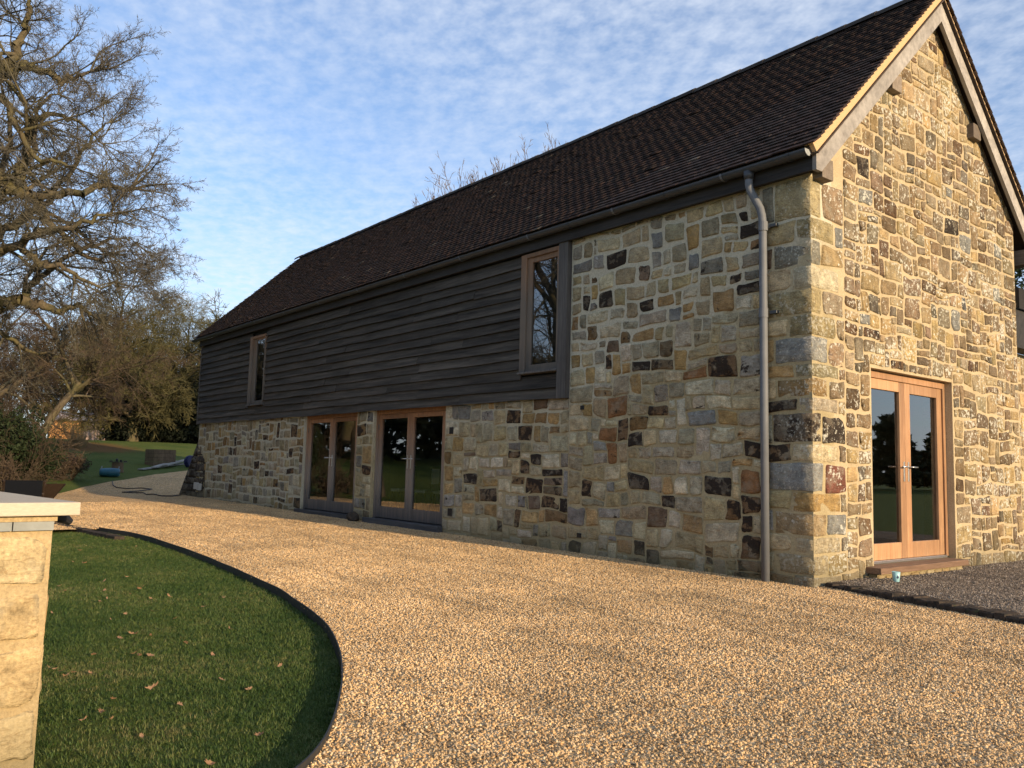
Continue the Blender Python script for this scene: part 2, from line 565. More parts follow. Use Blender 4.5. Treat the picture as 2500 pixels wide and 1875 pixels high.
m, t = new_mat('roof_tile')
P = pos(t)
att = nd(t, 'ShaderNodeVertexColor', layer_name='Col')
n1 = noise_(t, P, 1.3, 5, 0.65)
n2 = noise_(t, P, 34, 4, 0.7)
c = mixc(t, 1.0, att.outputs[0], ramp(t, n1, [(0.3, 0.85), (0.7, 1.12)]), 'MULTIPLY')
c = mixc(t, ramp(t, noise_(t, P, 5.5, 5, 0.7), [(0.5, 0.0), (0.72, 0.75)]), c, (0.020, 0.019, 0.017, 1))
c = mixc(t, ramp(t, n2, [(0.64, 0.0), (0.72, 0.35)]), c, (0.16, 0.145, 0.11, 1))
M['tile'] = finish(m, t, c, 0.93, n2, 0.6, 0.006, 0.15)

m, t = new_mat('kerb_brick')
P = pos(t)
n1 = noise_(t, P, 12, 5, 0.7)
c = mixc(t, ramp(t, n1, [(0.35, 0.0), (0.65, 1.0)]), (0.022, 0.020, 0.017, 1), (0.075, 0.055, 0.040, 1))
c = mixc(t, ramp(t, noise_(t, P, 22, 3, 0.6), [(0.62, 0.0), (0.7, 0.6)]), c, (0.045, 0.06, 0.02, 1))
M['kerb'] = finish(m, t, c, 0.95, n1, 0.9, 0.012, 0.15)

m, t = new_mat('coping_stone')
P = pos(t)
n1 = noise_(t, P, 6, 6, 0.6)
n2 = noise_(t, mapping(t, P, (1, 1, 4)), 60, 3, 0.6)
c = mixc(t, n1, (0.46, 0.385, 0.28, 1), (0.55, 0.475, 0.365, 1))
c = mixc(t, 1.0, c, ramp(t, n2, [(0.3, 0.9), (0.7, 1.07)]), 'MULTIPLY')
M['coping'] = finish(m, t, c, 0.85, n2, 0.15, 0.004, 0.2)
M['slate'] = m_plain('grey_slate', (0.24, 0.25, 0.23), 0.7, 0.3, 0, 0.2, 12)
M['pier_mortar'] = m_mortar('pier_mortar', (0.38, 0.28, 0.14, 1), (0.46, 0.35, 0.195, 1))
M['pier_stone'] = m_stone('pier_stone', 0.0, 1.1, 0.45)

m, t = new_mat('edging_strip')
P = pos(t)
n1 = noise_(t, P, 25, 4, 0.6)
M['edging'] = finish(m, t, mixc(t, n1, (0.014, 0.014, 0.014, 1), (0.045, 0.043, 0.04, 1)), 0.6, n1, 0.3, 0.003, 0.4)

# ------------------------------------------------------------------ ground
def grid_axis(stops):
    out = []
    for a, b, s in stops:
        n = max(1, int(round((b - a) / s)))
        out += [a + (b - a) * i / n for i in range(n)]
    out.append(stops[-1][1])
    return out


gx = grid_axis([(-700, -120, 60), (-120, -48, 6), (-48, -19, 0.75), (-19, 3, 0.5), (3, 20, 2), (20, 120, 12), (120, 700, 60)])
gy = grid_axis([(-700, -60, 60), (-60, -14, 4), (-14, 10, 0.5), (10, 60, 4), (60, 700, 60)])
V = [(x, y, H(x, y) + (0.012 * mnoise.noise((x * 0.7, y * 0.7, 0)) if -20 < x < 3 else 0.06 * mnoise.noise((x * 0.2, y * 0.2, 0)))) for y in gy for x in gx]
nx_ = len(gx)
F = [(j * nx_ + i, j * nx_ + i + 1, (j + 1) * nx_ + i + 1, (j + 1) * nx_ + i) for j in range(len(gy) - 1) for i in range(nx_ - 1)]
ground = mesh_obj('lawn', V, F, M['lawn'], smooth=True)
tag(ground, 'wide green lawn running up the slope past the barn', 'lawn', kind='structure')

# lawn edge (black strip) and gravel drive
EDGE = [(-9.5, -4.48), (-8.98, -4.40), (-8.2, -4.26), (-6.95, -4.25), (-5.66, -4.29), (-4.42, -4.37), (-3.41, -4.46), (-2.71, -4.53), (-2.22, -4.60), (-1.34, -4.78),
        (-0.85, -4.90), (-0.4, -5.06), (0.08, -5.26), (0.51, -5.47), (0.82, -5.64), (1.22, -5.88), (1.5, -6.08), (1.72, -6.30), (1.86, -6.55), (1.95, -6.9), (1.98, -7.4), (1.98, -9.5)]


def smooth_line(pts, n):
    pts = [Vector((p[0], p[1], 0)) for p in pts]
    out = []
    for i in range(len(pts) - 1):
        p0, p1, p2, p3 = pts[max(i - 1, 0)], pts[i], pts[i + 1], pts[min(i + 2, len(pts) - 1)]
        for k in range(n):
            s = k / n
            out.append(0.5 * ((2 * p1) + (p2 - p0) * s + (2 * p0 - 5 * p1 + 4 * p2 - p3) * s * s + (3 * p1 - p0 - 3 * p2 + p3) * s ** 3))
    out.append(pts[-1])
    return [(p.x, p.y) for p in out]


EDGE_S = smooth_line(EDGE, 4)
GZ = 0.05


def wob(x, y):
    return 0.010 * mnoise.noise((x * 1.6, y * 1.6, 3.0)) + 0.012 * mnoise.noise((x * 0.45, y * 3.2 + x * 0.6, 7.0))


def gz(x, y):
    return H(x, y) + GZ + wob(x, y)


FAR_EDGE = [at(-60, 1240, GZ), at(0, 1225, GZ), at(130, 1207, GZ), at(200, 1190, GZ), at(300, 1172, GZ), at(380, 1158, GZ), at(470, 1147, GZ), at(540, 1139, GZ)]
FE = sorted([(p.y, p.x) for p in FAR_EDGE])


def far_x(y):
    if y <= FE[0][0]:
        return FE[0][1]
    for (y0, x0), (y1, x1) in zip(FE, FE[1:]):
        if y0 <= y <= y1:
            return x0 + (x1 - x0) * (y - y0) / (y1 - y0)
    return FE[-1][1]


def strip_mesh(columns):
    """columns: list of (list of points) all of the same length"""
    n = len(columns[0])
    V = [p for c in columns for p in c]
    F = [(i * n + j, (i + 1) * n + j, (i + 1) * n + j + 1, i * n + j + 1) for i in range(len(columns) - 1) for j in range(n - 1)]
    return V, F


def kerb_y(x):
    return 0.10 - 0.25 * x if x > 0 else 0.10


def in_frame(x, y, z, mpx=60):
    d = Vector((x, y, z)) - CAM
    if d.dot(_f) < 0.3:
        return False
    px, py = pix(x, y, z)
    return -mpx < px < 2500 + mpx and -mpx < py < 1875 + mpx


parts = []
# A: from the lawn edge to the wall, x from -9.5 to 1.98
xs = sorted(set([round(p[0], 3) for p in EDGE_S if p[0] < 1.97] + [round(-9.5 + 0.25 * i, 3) for i in range(46)]))


def edge_y(x):
    best = None
    for (x0, y0), (x1, y1) in zip(EDGE_S, EDGE_S[1:]):
        if x0 <= x <= x1 and x1 > x0:
            return y0 + (y1 - y0) * (x - x0) / (x1 - x0)
    return EDGE_S[-1][1] if x >= 1.9 else EDGE_S[0][1]


NC = 26
cols_ = []
for x in xs:
    ya = edge_y(x)
    yb = kerb_y(x)
    cols_.append([(x, ya + (yb - ya) * k / NC, gz(x, ya + (yb - ya) * k / NC)) for k in range(NC + 1)])
parts.append(strip_mesh(cols_))
xs2 = [xs[-1] + (9.0 - xs[-1]) * k / 22 for k in range(23)]
cols_ = []
for i, x in enumerate(xs2):
    ya = edge_y(xs[-1]) if i == 0 else -14.0
    yb = kerb_y(x)
    cols_.append([(x, ya + (yb - ya) * k / NC, gz(x, ya + (yb - ya) * k / NC)) for k in range(NC + 1)])
parts.append(strip_mesh(cols_))
# B: west of the lawn tip out to the far lawn
ys = [-9.0 + 0.3 * k for k in range(0, 43)]
cols_ = []
for y in ys:
    xa = far_x(y)
    xb = -9.5
    cols_.append([(xa + (xb - xa) * k / 40, y, gz(xa + (xb - xa) * k / 40, y)) for k in range(41)])
parts.append((strip_mesh(cols_)[0], [tuple(reversed(f)) for f in strip_mesh(cols_)[1]]))
# strips over the building's own footprint are hidden inside it
gV, gF = join(parts)
gV = [v if not (-18.7 < v[0] < -0.05 and v[1] > 0.35) else (v[0], v[1], v[2] - 0.12) for v in gV]
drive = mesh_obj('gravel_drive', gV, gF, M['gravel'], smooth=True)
tag(drive, 'golden pea gravel drive sweeping along the front of the barn', 'driveway', kind='structure')

# older grey gravel behind the kerb
cols_ = []
for k in range(20):
    x = -0.05 + 8.0 * k / 19
    ya = kerb_y(max(x, 0)) + 0.1
    cols_.append([(x, ya + (9.0 - ya) * j / 24, H(x, 0) + 0.085 + 0.010 * mnoise.noise((x * 2, j * 0.7, 0))) for j in range(25)])
V, F = strip_mesh(cols_)
old = mesh_obj('gravel_path', V, F, M['old_gravel'], smooth=True)
tag(old, 'darker old grey gravel behind the brick kerb by the gable', 'gravel path', kind='structure')

# edging strip
ev, ef = [], []
for i, (x, y) in enumerate(EDGE_S):
    a = EDGE_S[max(i - 1, 0)]
    b = EDGE_S[min(i + 1, len(EDGE_S) - 1)]
    tdx, tdy = b[0] - a[0], b[1] - a[1]
    l = math.hypot(tdx, tdy)
    nxn, nyn = -tdy / l, tdx / l          # towards the gravel
    h = H(x, y)
    top = h + GZ + 0.022 + 0.010 * mnoise.noise((x * 1.3, y * 1.3, 5)) + 0.006 * max(0.0, min(1, (x + 1.0) / 2.0))
    for (o, z) in ((-0.004, h - 0.03), (-0.004, top), (0.004, top), (0.004, h - 0.03)):
        ev.append((x + nxn * o, y + nyn * o, z))
    if i:
        k = i * 4
        for q in range(3):
            ef.append((k - 4 + q, k - 3 + q, k + 1 + q, k + q))
edging = mesh_obj('lawn_edging', ev, ef, M['edging'])
tag(edging, 'thin black edging strip curving between near lawn and gravel', 'edging')

# ------------------------------------------------------------------ barn: stone packing
L = 18.79
W = 5.16
RIDGE_Y = 2.77
XR = -3.66
ZC = 2.09
D1 = (-12.03, -9.69)
D2 = (-9.04, -6.68)
GD = (1.14, 3.10)
GD_TOP = 2.32
SLOPE = 0.949
WALL_TOP = 4.30


def pack(u0, u1, z0, z1, openings, rng, wr, hr, cell=0.03):
    n = int(round((u1 - u0) / cell))
    cw = (u1 - u0) / n
    sky_ = [z0] * n
    for (a, b, top) in openings:
        for i in range(n):
            c = u0 + (i + 0.5) * cw
            if a < c < b:
                sky_[i] = top
    out = []
    guard = 0
    while guard < 20000:
        guard += 1
        zmin = min(sky_)
        if zmin >= z1 - 0.03:
            break
        i = sky_.index(zmin)
        j = i
        while j < n and abs(sky_[j] - zmin) < 0.012:
            j += 1
        run = j - i
        lh = sky_[i - 1] - zmin if i > 0 else 9
        rh = sky_[j] - zmin if j < n else 9
        w = int(rng.uniform(*wr) / cw)
        if rng.random() < 0.12:
            w = int(w * 0.5)
        if run - w < 4:
            w = run
        h = rng.uniform(*hr)
        if rng.random() < 0.07:
            h *= 0.65
        if rng.random() < 0.10:
            h *= 1.35
        if w * cw < 0.12:
            h = min(h, 0.16)
        for nb in (lh, rh if w == run else 9):
            if abs(h - nb) < 0.075:
                h = nb
        if w <= 2:
            h = min(lh, rh, 0.2)
        if z1 - (zmin + h) < 0.07:
            h = z1 - zmin
        h = max(h, 0.03)
        if w * cw > 0.05 and h > 0.045:
            out.append([u0 + i * cw, zmin, w * cw, h])
        for k in range(i, i + w):
            sky_[k] = zmin + h
    return out


def clip_poly(poly, a, b, c):
    """keep a*u + b*v <= c"""
    out = []
    for i in range(len(poly)):
        p, q = poly[i], poly[(i + 1) % len(poly)]
        dp, dq = a * p[0] + b * p[1] - c, a * q[0] + b * q[1] - c
        if dp <= 0:
            out.append(p)
        if (dp < 0 < dq) or (dq < 0 < dp):
            s = dp / (dp - dq)
            out.append((p[0] + (q[0] - p[0]) * s, p[1] + (q[1] - p[1]) * s))
    return out


def stone_outline(u, v, w, h, rng, gap=(0.003, 0.012), n=12):
    """an irregular squared block: cut corners, bowed and kinked sides"""
    g = rng.uniform(*gap)
    q = min(w, h)
    cs = []
    for (sx, sy) in ((0, 0), (1, 0), (1, 1), (0, 1)):
        jx = rng.uniform(0.0, 0.09) * q if rng.random() < 0.7 else rng.uniform(0.05, 0.22) * q
        jy = rng.uniform(0.0, 0.09) * q if rng.random() < 0.7 else rng.uniform(0.05, 0.20) * q
        cs.append((u + g + jx * 0.6 if sx == 0 else u + w - g - jx * 0.6, v + g + jy * 0.6 if sy == 0 else v + h - g - jy * 0.6))
    pts = []
    for k in range(4):
        p, c, nx2 = Vector(cs[k - 1]), Vector(cs[k]), Vector(cs[(k + 1) % 4])
        r = rng.uniform(0.03, 0.13) * q + 0.003
        if rng.random() < 0.13:
            r = rng.uniform(0.15, 0.38) * q
        a = (p - c).normalized()
        b = (nx2 - c).normalized()
        pts.append(c + a * r)
        if n >= 12:
            pts.append(c + (a + b) * r * rng.uniform(0.24, 0.34))
        pts.append(c + b * r)
        m_ = (c + nx2) / 2 + (nx2 - c) * rng.uniform(-0.15, 0.15)
        nrm = Vector((-(b.y), b.x))
        pts.append(m_ - nrm * rng.uniform(-0.010, 0.004))
    cu = Vector((u + w / 2, v + h / 2))
    out = []
    for p in pts:
        p = p + Vector((rng.uniform(-0.005, 0.005), rng.uniform(-0.005, 0.005)))
        out.append((min(max(p.x, u + 0.002), u + w - 0.002), min(max(p.y, v + 0.002), v + h - 0.002)))
    return out


def stone_mesh(poly, rng, put, proud=(0.003, 0.014), bulge=(0.000, 0.008)):
    n = len(poly)
    cu = sum(p[0] for p in poly) / n
    cv_ = sum(p[1] for p in poly) / n
    d1 = rng.uniform(*proud)
    b = rng.uniform(*bulge)
    tu, tv = rng.uniform(-0.03, 0.03), rng.uniform(-0.04, 0.04)
    V, F = [], []
    for s, d, jj in ((1.0, -0.03, 0), (0.975, d1, 0.0025), (0.80, d1 + b, 0.004)):
        for (x, y) in poly:
            u, v = cu + (x - cu) * s, cv_ + (y - cv_) * s
            dd = d + (tu * (u - cu) + tv * (v - cv_) if d > -0.02 else 0) + rng.uniform(-jj, jj)
            V.append(put(u, v, dd))
    V.append(put(cu, cv_, d1 + b * rng.uniform(0.8, 1.2)))
    for r in range(2):
        for k in range(n):
            k2 = (k + 1) % n
            F.append((r * n + k, r * n + k2, (r + 1) * n + k2, (r + 1) * n + k))
    for k in range(n):
        F.append((2 * n + k, 2 * n + (k + 1) % n, 3 * n))
    return V, F


PAL_FRONT = [((0.44, 0.355, 0.205), 6, 0.0), ((0.40, 0.34, 0.22), 5, 0.05), ((0.35, 0.31, 0.22), 4, 0.08), ((0.53, 0.465, 0.325), 5.5, 0.0), ((0.40, 0.27, 0.12), 3, 0.06),
             ((0.27, 0.25, 0.21), 1.6, 0.14), ((0.24, 0.15, 0.07), 1.4, 0.24), ((0.19, 0.14, 0.09), 1.0, 0.32)]
PAL_GABLE = [((0.27, 0.20, 0.12), 5, 0.0), ((0.21, 0.155, 0.10), 4.5, 0.05), ((0.37, 0.28, 0.155), 4, 0.0), ((0.16, 0.135, 0.10), 1.2, 0.05), ((0.42, 0.305, 0.15), 2.5, 0.0),
             ((0.32, 0.26, 0.17), 3, 0.0), ((0.14, 0.09, 0.055), 1.4, 0.12)]
DK, DB, RU, OC, GY, BR = ((0.13, 0.105, 0.075), 0.47), ((0.17, 0.105, 0.055), 0.40), ((0.26, 0.13, 0.055), 0.14), ((0.38, 0.25, 0.10), 0.05), ((0.235, 0.235, 0.215), 0.04), ((0.16, 0.105, 0.065), 0.16)


def pick(pal, rng):
    tot = sum(p[1] for p in pal)
    r = rng.uniform(0, tot)
    for c, w, s in pal:
        r -= w
        if r <= 0:
            break
    k = rng.uniform(0.72, 1.24)
    return (c[0] * k * rng.uniform(0.97, 1.07), c[1] * k, c[2] * k * rng.uniform(0.88, 1.06)), max(0.0, s + rng.uniform(-0.1, 0.14))


barn = empty('stone_barn', (0, 0, 0))
tag(barn, 'long two-storey stone barn with dark tiled roof and black boarding', 'barn')

put_front = lambda off: (lambda u, v, d: (u, -d - off, v))
put_gable = lambda u, v, d: (d, u, v)

rng = random.Random(11)
OFF_R = 0.025        # the right-hand block stands slightly proud
stones_f = []        # (rect, put, palette)
for r_ in pack(XR + 0.01, -0.60, -0.06, WALL_TOP - 0.04, [], rng, (0.16, 0.46), (0.12, 0.27)):
    stones_f.append((r_, put_front(OFF_R)))
for r_ in pack(-L + 0.02, XR - 0.01, -0.06, ZC + 0.02, [(D1[0] - 0.02, D1[1] + 0.02, 9), (D2[0] - 0.02, D2[1] + 0.02, 9)], rng, (0.17, 0.42), (0.13, 0.28)):
    stones_f.append((r_, put_front(0.0)))
stones_g = [(r_, put_gable) for r_ in pack(0.60, W - 0.02, -0.02, 7.1, [(GD[0] - 0.03, GD[1] + 0.03, GD_TOP + 0.02)], rng, (0.14, 0.40), (0.11, 0.26))]

# corner stones, shared by both faces
corner = []
z = -0.06
k = 0
while z < WALL_TOP - 0.1:
    h = rng.uniform(0.14, 0.34)
    if WALL_TOP - 0.06 - (z + h) < 0.15:
        h = WALL_TOP - 0.06 - z
    a, b = ((0.50, 0.22) if k % 2 else (0.24, 0.46))
    a += rng.uniform(-0.09, 0.04)
    b += rng.uniform(-0.09, 0.05)
    corner.append((z, h, a, b))
    if 0.60 - a > 0.1:
        stones_f.append(([-0.60, z, 0.60 - a, h], put_front(OFF_R)))
    if 0.60 - b > 0.1:
        stones_g.append(([b, z, 0.60 - b, h], put_gable))
    z += h
    k += 1

DARK_F = [(1820, 515, DK), (1860, 560, DK), (1835, 695, DK), (1683, 558, DK), (1527, 637, DK), (1580, 745, DK), (1460, 682, DB), (1425, 762, DK), (1475, 755, DK), (1752, 875, DB),
          (1599, 1016, DB), (1481, 1061, RU), (1537, 1063, DB), (1486, 1085, RU), (1541, 1089, DK), (1430, 1171, DB), (1561, 1161, DK), (1639, 1224, DK), (1832, 1085, DB), (1907, 1091, DB),
          (1919, 1031, DK), (1852, 1158, RU), (1603, 1263, BR), (1826, 1203, DB), (1772, 1201, DK), (1409, 1317, DK), (1838, 1281, DB), (1814, 1330, DB), (1606, 1354, DK), (1570, 1348, DK),
          (1528, 982, RU), (1591, 898, DK), (1492, 893, DB), (1678, 925, RU), (1486, 831, BR), (1901, 614, BR), (1285, 1052, DB), (1250, 1117, DB), (1315, 1119, DK), (1278, 1137, DB), (1328, 1157, DK),
          (1164, 1168, DK), (1189, 1173, OC), (1321, 1187, DB), (1341, 1227, DB), (1373, 1225, DK), (1261, 1247, DB), (1140, 1106, BR), (901, 1133, DB), (1326, 989, BR), (1249, 1027, DB),
          (655, 1035, DB), (682, 1045, DB), (710, 1050, DB), (655, 1066, DB), (708, 1093, DB), (658, 1093, DB), (576, 1088, DK), (566, 1110, DK), (624, 1125, DB), (540, 1142, DB), (706, 1155, DB),
          (567, 1195, DB), (684, 1218, DB), (722, 1221, DB), (627, 1212, DB), (1700, 640, GY), (1605, 600, GY), (1660, 780, GY), (1720, 1010, GY), (1760, 1040, OC), (1700, 560, OC), (1655, 865, OC)]
DARK_G = [(2087, 372, DK), (2102, 428, DK), (2183, 314, BR), (2178, 448, BR), (2310, 455, GY), (2111, 484, GY), (2142, 627, BR), (2158, 669, BR), (2323, 571, DK), (2349, 582, GY), (2426, 615, GY),
          (2348, 748, ((0.10, 0.10, 0.10), 0.1)), (2341, 810, GY), (2097, 788, GY), (2030, 569, GY), (2429, 705, GY), (2201, 882, DB), (2043, 1031, DK), (2054, 1141, ((0.20, 0.08, 0.055), 0.0)), (2060, 1300, GY), (2445, 1320, OC)]


def warp_front(u, v):
    k = 1.0
    for e in (D1[0], D1[1], D2[0], D2[1], XR, -L, -0.6):
        k = min(k, max(0.0, abs(u - e) - 0.01) / 0.25)
    a = mnoise.noise((u * 2.3, v * 2.3, 3.1)) * 0.045 + mnoise.noise((u * 6.5, v * 6.5, 9.1)) * 0.016
    b = mnoise.noise((u * 1.9, v * 2.3, 17.1)) * 0.055 + mnoise.noise((u * 6.5, v * 6.5, 29.1)) * 0.016
    kb = 1.0 if u < XR or u > -0.6 else 1.0
    return u + a * min(1, k), v + b * kb


def warp_gable(u, v):
    k = 1.0
    for e in (GD[0], GD[1]) if v < GD_TOP + 0.1 else ():
        k = min(k, max(0.0, abs(u - e) - 0.01) / 0.25)
    for e in (0.6, W):
        k = min(k, max(0.0, abs(u - e) - 0.01) / 0.25)
    kb = 1.0
    if GD[0] - 0.1 < u < GD[1] + 0.1:
        kb = min(1.0, max(0.0, abs(v - GD_TOP) - 0.02) / 0.3)
    a = mnoise.noise((u * 2.3, v * 2.3, 43.1)) * 0.045 + mnoise.noise((u * 6.5, v * 6.5, 49.1)) * 0.016
    b = mnoise.noise((u * 1.9, v * 2.3, 57.1)) * 0.055 + mnoise.noise((u * 6.5, v * 6.5, 69.1)) * 0.016
    return u + a * min(1, k), v + b * kb


def build_stones(lst, pal, dark, plane, parent, material, limit, clips, rng, name, gap_of=lambda r_: (0.003, 0.012), tone=lambda r_: 1.0):
    recs = []
    for r_, put in lst:
        recs.append([r_, put, pick(pal, rng)])
    for (px, py, c) in dark:
        P = on_y(px, py, 0) if plane == 'y' else on_x(px, py, 0)
        u, v = (P.x, P.z) if plane == 'y' else (P.y, P.z)
        best = min(recs, key=lambda q: (max(0, abs(q[0][0] + q[0][2] / 2 - u) - q[0][2] / 2) ** 2 + max(0, abs(q[0][1] + q[0][3] / 2 - v) - q[0][3] / 2) ** 2))
        best[2] = c
    built = []
    for r_, put, (c, s) in recs:
        small = r_[2] < 0.1 or r_[3] < 0.08
        poly = stone_outline(*r_, rng, gap_of(r_), n=8 if small else 12)
        wf = warp_front if plane == 'y' else warp_gable
        poly = [wf(*p) for p in poly]
        for cl_ in clips:
            poly = clip_poly(poly, *cl_)
            if len(poly) < 3:
                break
        if len(poly) < 3:
            continue
        xs_, ys_ = [p[0] for p in poly], [p[1] for p in poly]
        if max(xs_) - min(xs_) < 0.03 or max(ys_) - min(ys_) < 0.03:
            continue
        V, F = stone_mesh(poly, rng, put)
        pp = [pix(*V[k]) for k in range(len(poly))]
        area = abs(sum(pp[k][0] * pp[(k + 1) % len(pp)][1] - pp[(k + 1) % len(pp)][0] * pp[k][1] for k in range(len(pp)))) / 2
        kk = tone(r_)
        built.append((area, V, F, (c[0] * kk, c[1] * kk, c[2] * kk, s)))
    built.sort(key=lambda q: -q[0])
    for area, V, F, c in built[:limit]:
        mesh_obj(name, V, F, material, parent, origin=V[-1], smooth=True, cols=[c] * len(V))
    if built[limit:]:
        V, F, C_ = [], [], []
        for area, v, f, c in built[limit:]:
            k = len(V)
            V += v
            F += [tuple(i + k for i in g) for g in f]
            C_ += [c] * len(v)
        o = mesh_obj('small_stones', V, F, material, parent, smooth=True, cols=C_)
        o['kind'] = 'stuff'


def gap_front(r_):
    if r_[0] > XR:          # wide pale pointing on the upper part, tight below
        return (0.008, 0.018) if r_[1] - 0.25 * r_[0] > 3.2 else (0.002, 0.009)
    return (0.008, 0.016) if r_[0] < -12 else (0.004, 0.012)


# wall bodies (mortar) with real openings
front_parts = [box_vf(XR, 0.0, -OFF_R, 0.38, -0.3, WALL_TOP),
               box_vf(-L, D1[0], 0.0, 0.38, -0.3, 2.2), box_vf(D1[1], D2[0], 0.0, 0.38, -0.3, 2.2), box_vf(D2[1], XR, 0.0, 0.38, -0.3, 2.2)]
fv, ff = join(front_parts)
front_wall = mesh_obj('front_wall', *front_parts[0], M['mortar_front'], barn)
for q in front_parts[1:]:
    mesh_obj('wall_panel', *q, M['mortar_front'], front_wall)
# gable wall polygon with door hole, as prisms
gable_top = lambda y: 4.40 + SLOPE * (y + 0.02) if y < RIDGE_Y else 4.40 + SLOPE * (RIDGE_Y + 0.02) - SLOPE * (y - RIDGE_Y)


def gable_prism(y0, y1, zb, zt0, zt1):
    v = [(0, y0, zb), (0, y1, zb), (0, y1, zt1), (0, y0, zt0), (-0.38, y0, zb), (-0.38, y1, zb), (-0.38, y1, zt1), (-0.38, y0, zt0)]
    f = [(0, 1, 2, 3), (5, 4, 7, 6), (4, 0, 3, 7), (1, 5, 6, 2), (3, 2, 6, 7), (4, 5, 1, 0)]
    return v, f


gp = [gable_prism(0.38, GD[0], -0.3, gable_top(0.38), gable_top(GD[0])),
      gable_prism(GD[0], RIDGE_Y, GD_TOP, gable_top(GD[0]), gable_top(RIDGE_Y)), gable_prism(RIDGE_Y, GD[1], GD_TOP, gable_top(RIDGE_Y), gable_top(GD[1])),
      gable_prism(GD[0], GD[1], -0.3, 0.15, 0.15), gable_prism(GD[1], W, -0.3, gable_top(GD[1]), gable_top(W)),
      gable_prism(-OFF_R, 0.38, WALL_TOP, gable_top(-OFF_R), gable_top(0.38))]
gv, gf = join(gp)
gable_wall = mesh_obj('gable_wall', gv, gf, M['mortar_gable'], barn)
clipg = [(-SLOPE, 1.0, 4.40 + SLOPE * 0.02 - 0.05), (SLOPE, 1.0, 4.40 + SLOPE * (RIDGE_Y + 0.02) + SLOPE * RIDGE_Y - 0.05)]
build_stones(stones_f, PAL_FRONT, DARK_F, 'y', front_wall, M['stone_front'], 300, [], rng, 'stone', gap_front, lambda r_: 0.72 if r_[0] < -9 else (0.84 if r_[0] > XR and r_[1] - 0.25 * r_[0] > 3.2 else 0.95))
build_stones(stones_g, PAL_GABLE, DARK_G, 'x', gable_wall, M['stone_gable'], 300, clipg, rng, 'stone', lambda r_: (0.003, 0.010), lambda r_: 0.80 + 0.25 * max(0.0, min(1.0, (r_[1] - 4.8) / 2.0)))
# corner stones: bevelled, roughened blocks with a little of both faces
for (z, h, a, b) in corner:
    bm = bmesh.new()
    bmesh.ops.create_cube(bm, size=1.0)
    g = rng.uniform(0.006, 0.012)
    x0, x1, y0, y1 = -a + g, rng.uniform(0.003, 0.010), -OFF_R - rng.uniform(0.003, 0.010), b - g
    for v in bm.verts:
        v.co = Vector(((x0 + x1) / 2 + v.co.x * (x1 - x0), (y0 + y1) / 2 + v.co.y * (y1 - y0), z + g + (v.co.z + 0.5) * (h - 2 * g)))
    bmesh.ops.bevel(bm, geom=list(bm.edges), offset=rng.uniform(0.006, 0.012), segments=1, affect='EDGES')
    bmesh.ops.subdivide_edges(bm, edges=[e for e in bm.edges if e.calc_length() > 0.12], cuts=2, use_grid_fill=True)
    me = bpy.data.meshes.new('corner_stone')
    for v in bm.verts:
        nz = mnoise.noise_vector(v.co * 8)
        v.co += nz * 0.014
    bm.to_mesh(me)
    bm.free()
    me.polygons.foreach_set('use_smooth', [True] * len(me.polygons))
    c, s = pick(PAL_FRONT[0:6], rng)
    c = tuple(q * 0.78 for q in c)
    zc_ = z + h / 2
    for (px, py, dc) in ((1919, 1031, DK), (1950, 1190, GY), (1940, 880, GY), (1950, 1280, (((0.30, 0.22, 0.12), 0.12)))):
        if z <= on_y(px, py).z <= z + h:
            c, s = dc
    a_ = me.color_attributes.new('Col', 'FLOAT_COLOR', 'POINT')
    a_.data.foreach_set('color', np.tile(np.array([c[0], c[1], c[2], s * 0.8], np.float32), len(me.vertices)))
    me.materials.append(M['stone_corner'])
    o = bpy.data.objects.new('corner_stone', me)
    COL.objects.link(o)
    o.parent = front_wall

# remaining shell: rear wall, far gable, floor, ceiling
box('rear_wall', (-L, -0.38, W - 0.35, W - 0.02, -0.3, WALL_TOP), M['plaster'], barn)
box('far_wall', (-L + 0.001, -L + 0.3, 0.38, W - 0.35, -0.3, WALL_TOP), M['plaster'], barn)
fg = [(-L, -0.03, WALL_TOP - 0.02), (-L, W, WALL_TOP - 0.02), (-L, RIDGE_Y, gable_top(RIDGE_Y))]
fgv = fg + [(x + 0.25, y, z) for x, y, z in fg]
mesh_obj('far_gable', fgv, [(0, 2, 1), (3, 4, 5), (0, 1, 4, 3), (1, 2, 5, 4), (2, 0, 3, 5)], M['board'], barn)
box('inner_floor', (-L + 0.3, -0.38, 0.381, W - 0.351, -0.1, 0.10), M['floorboard'], barn)
box('inner_ceiling', (-L + 0.3, -0.38, 0.381, W - 0.351, 2.25, 2.33), M['plaster'], barn)
box('partition', (-6.2, -6.05, 0.382, W - 0.352, 0.101, 2.249), M['plaster'], barn)
box('upper_backing_wall', (-L, XR - 0.001, 0.03, 0.36, 2.201, WALL_TOP), M['fascia'], barn)

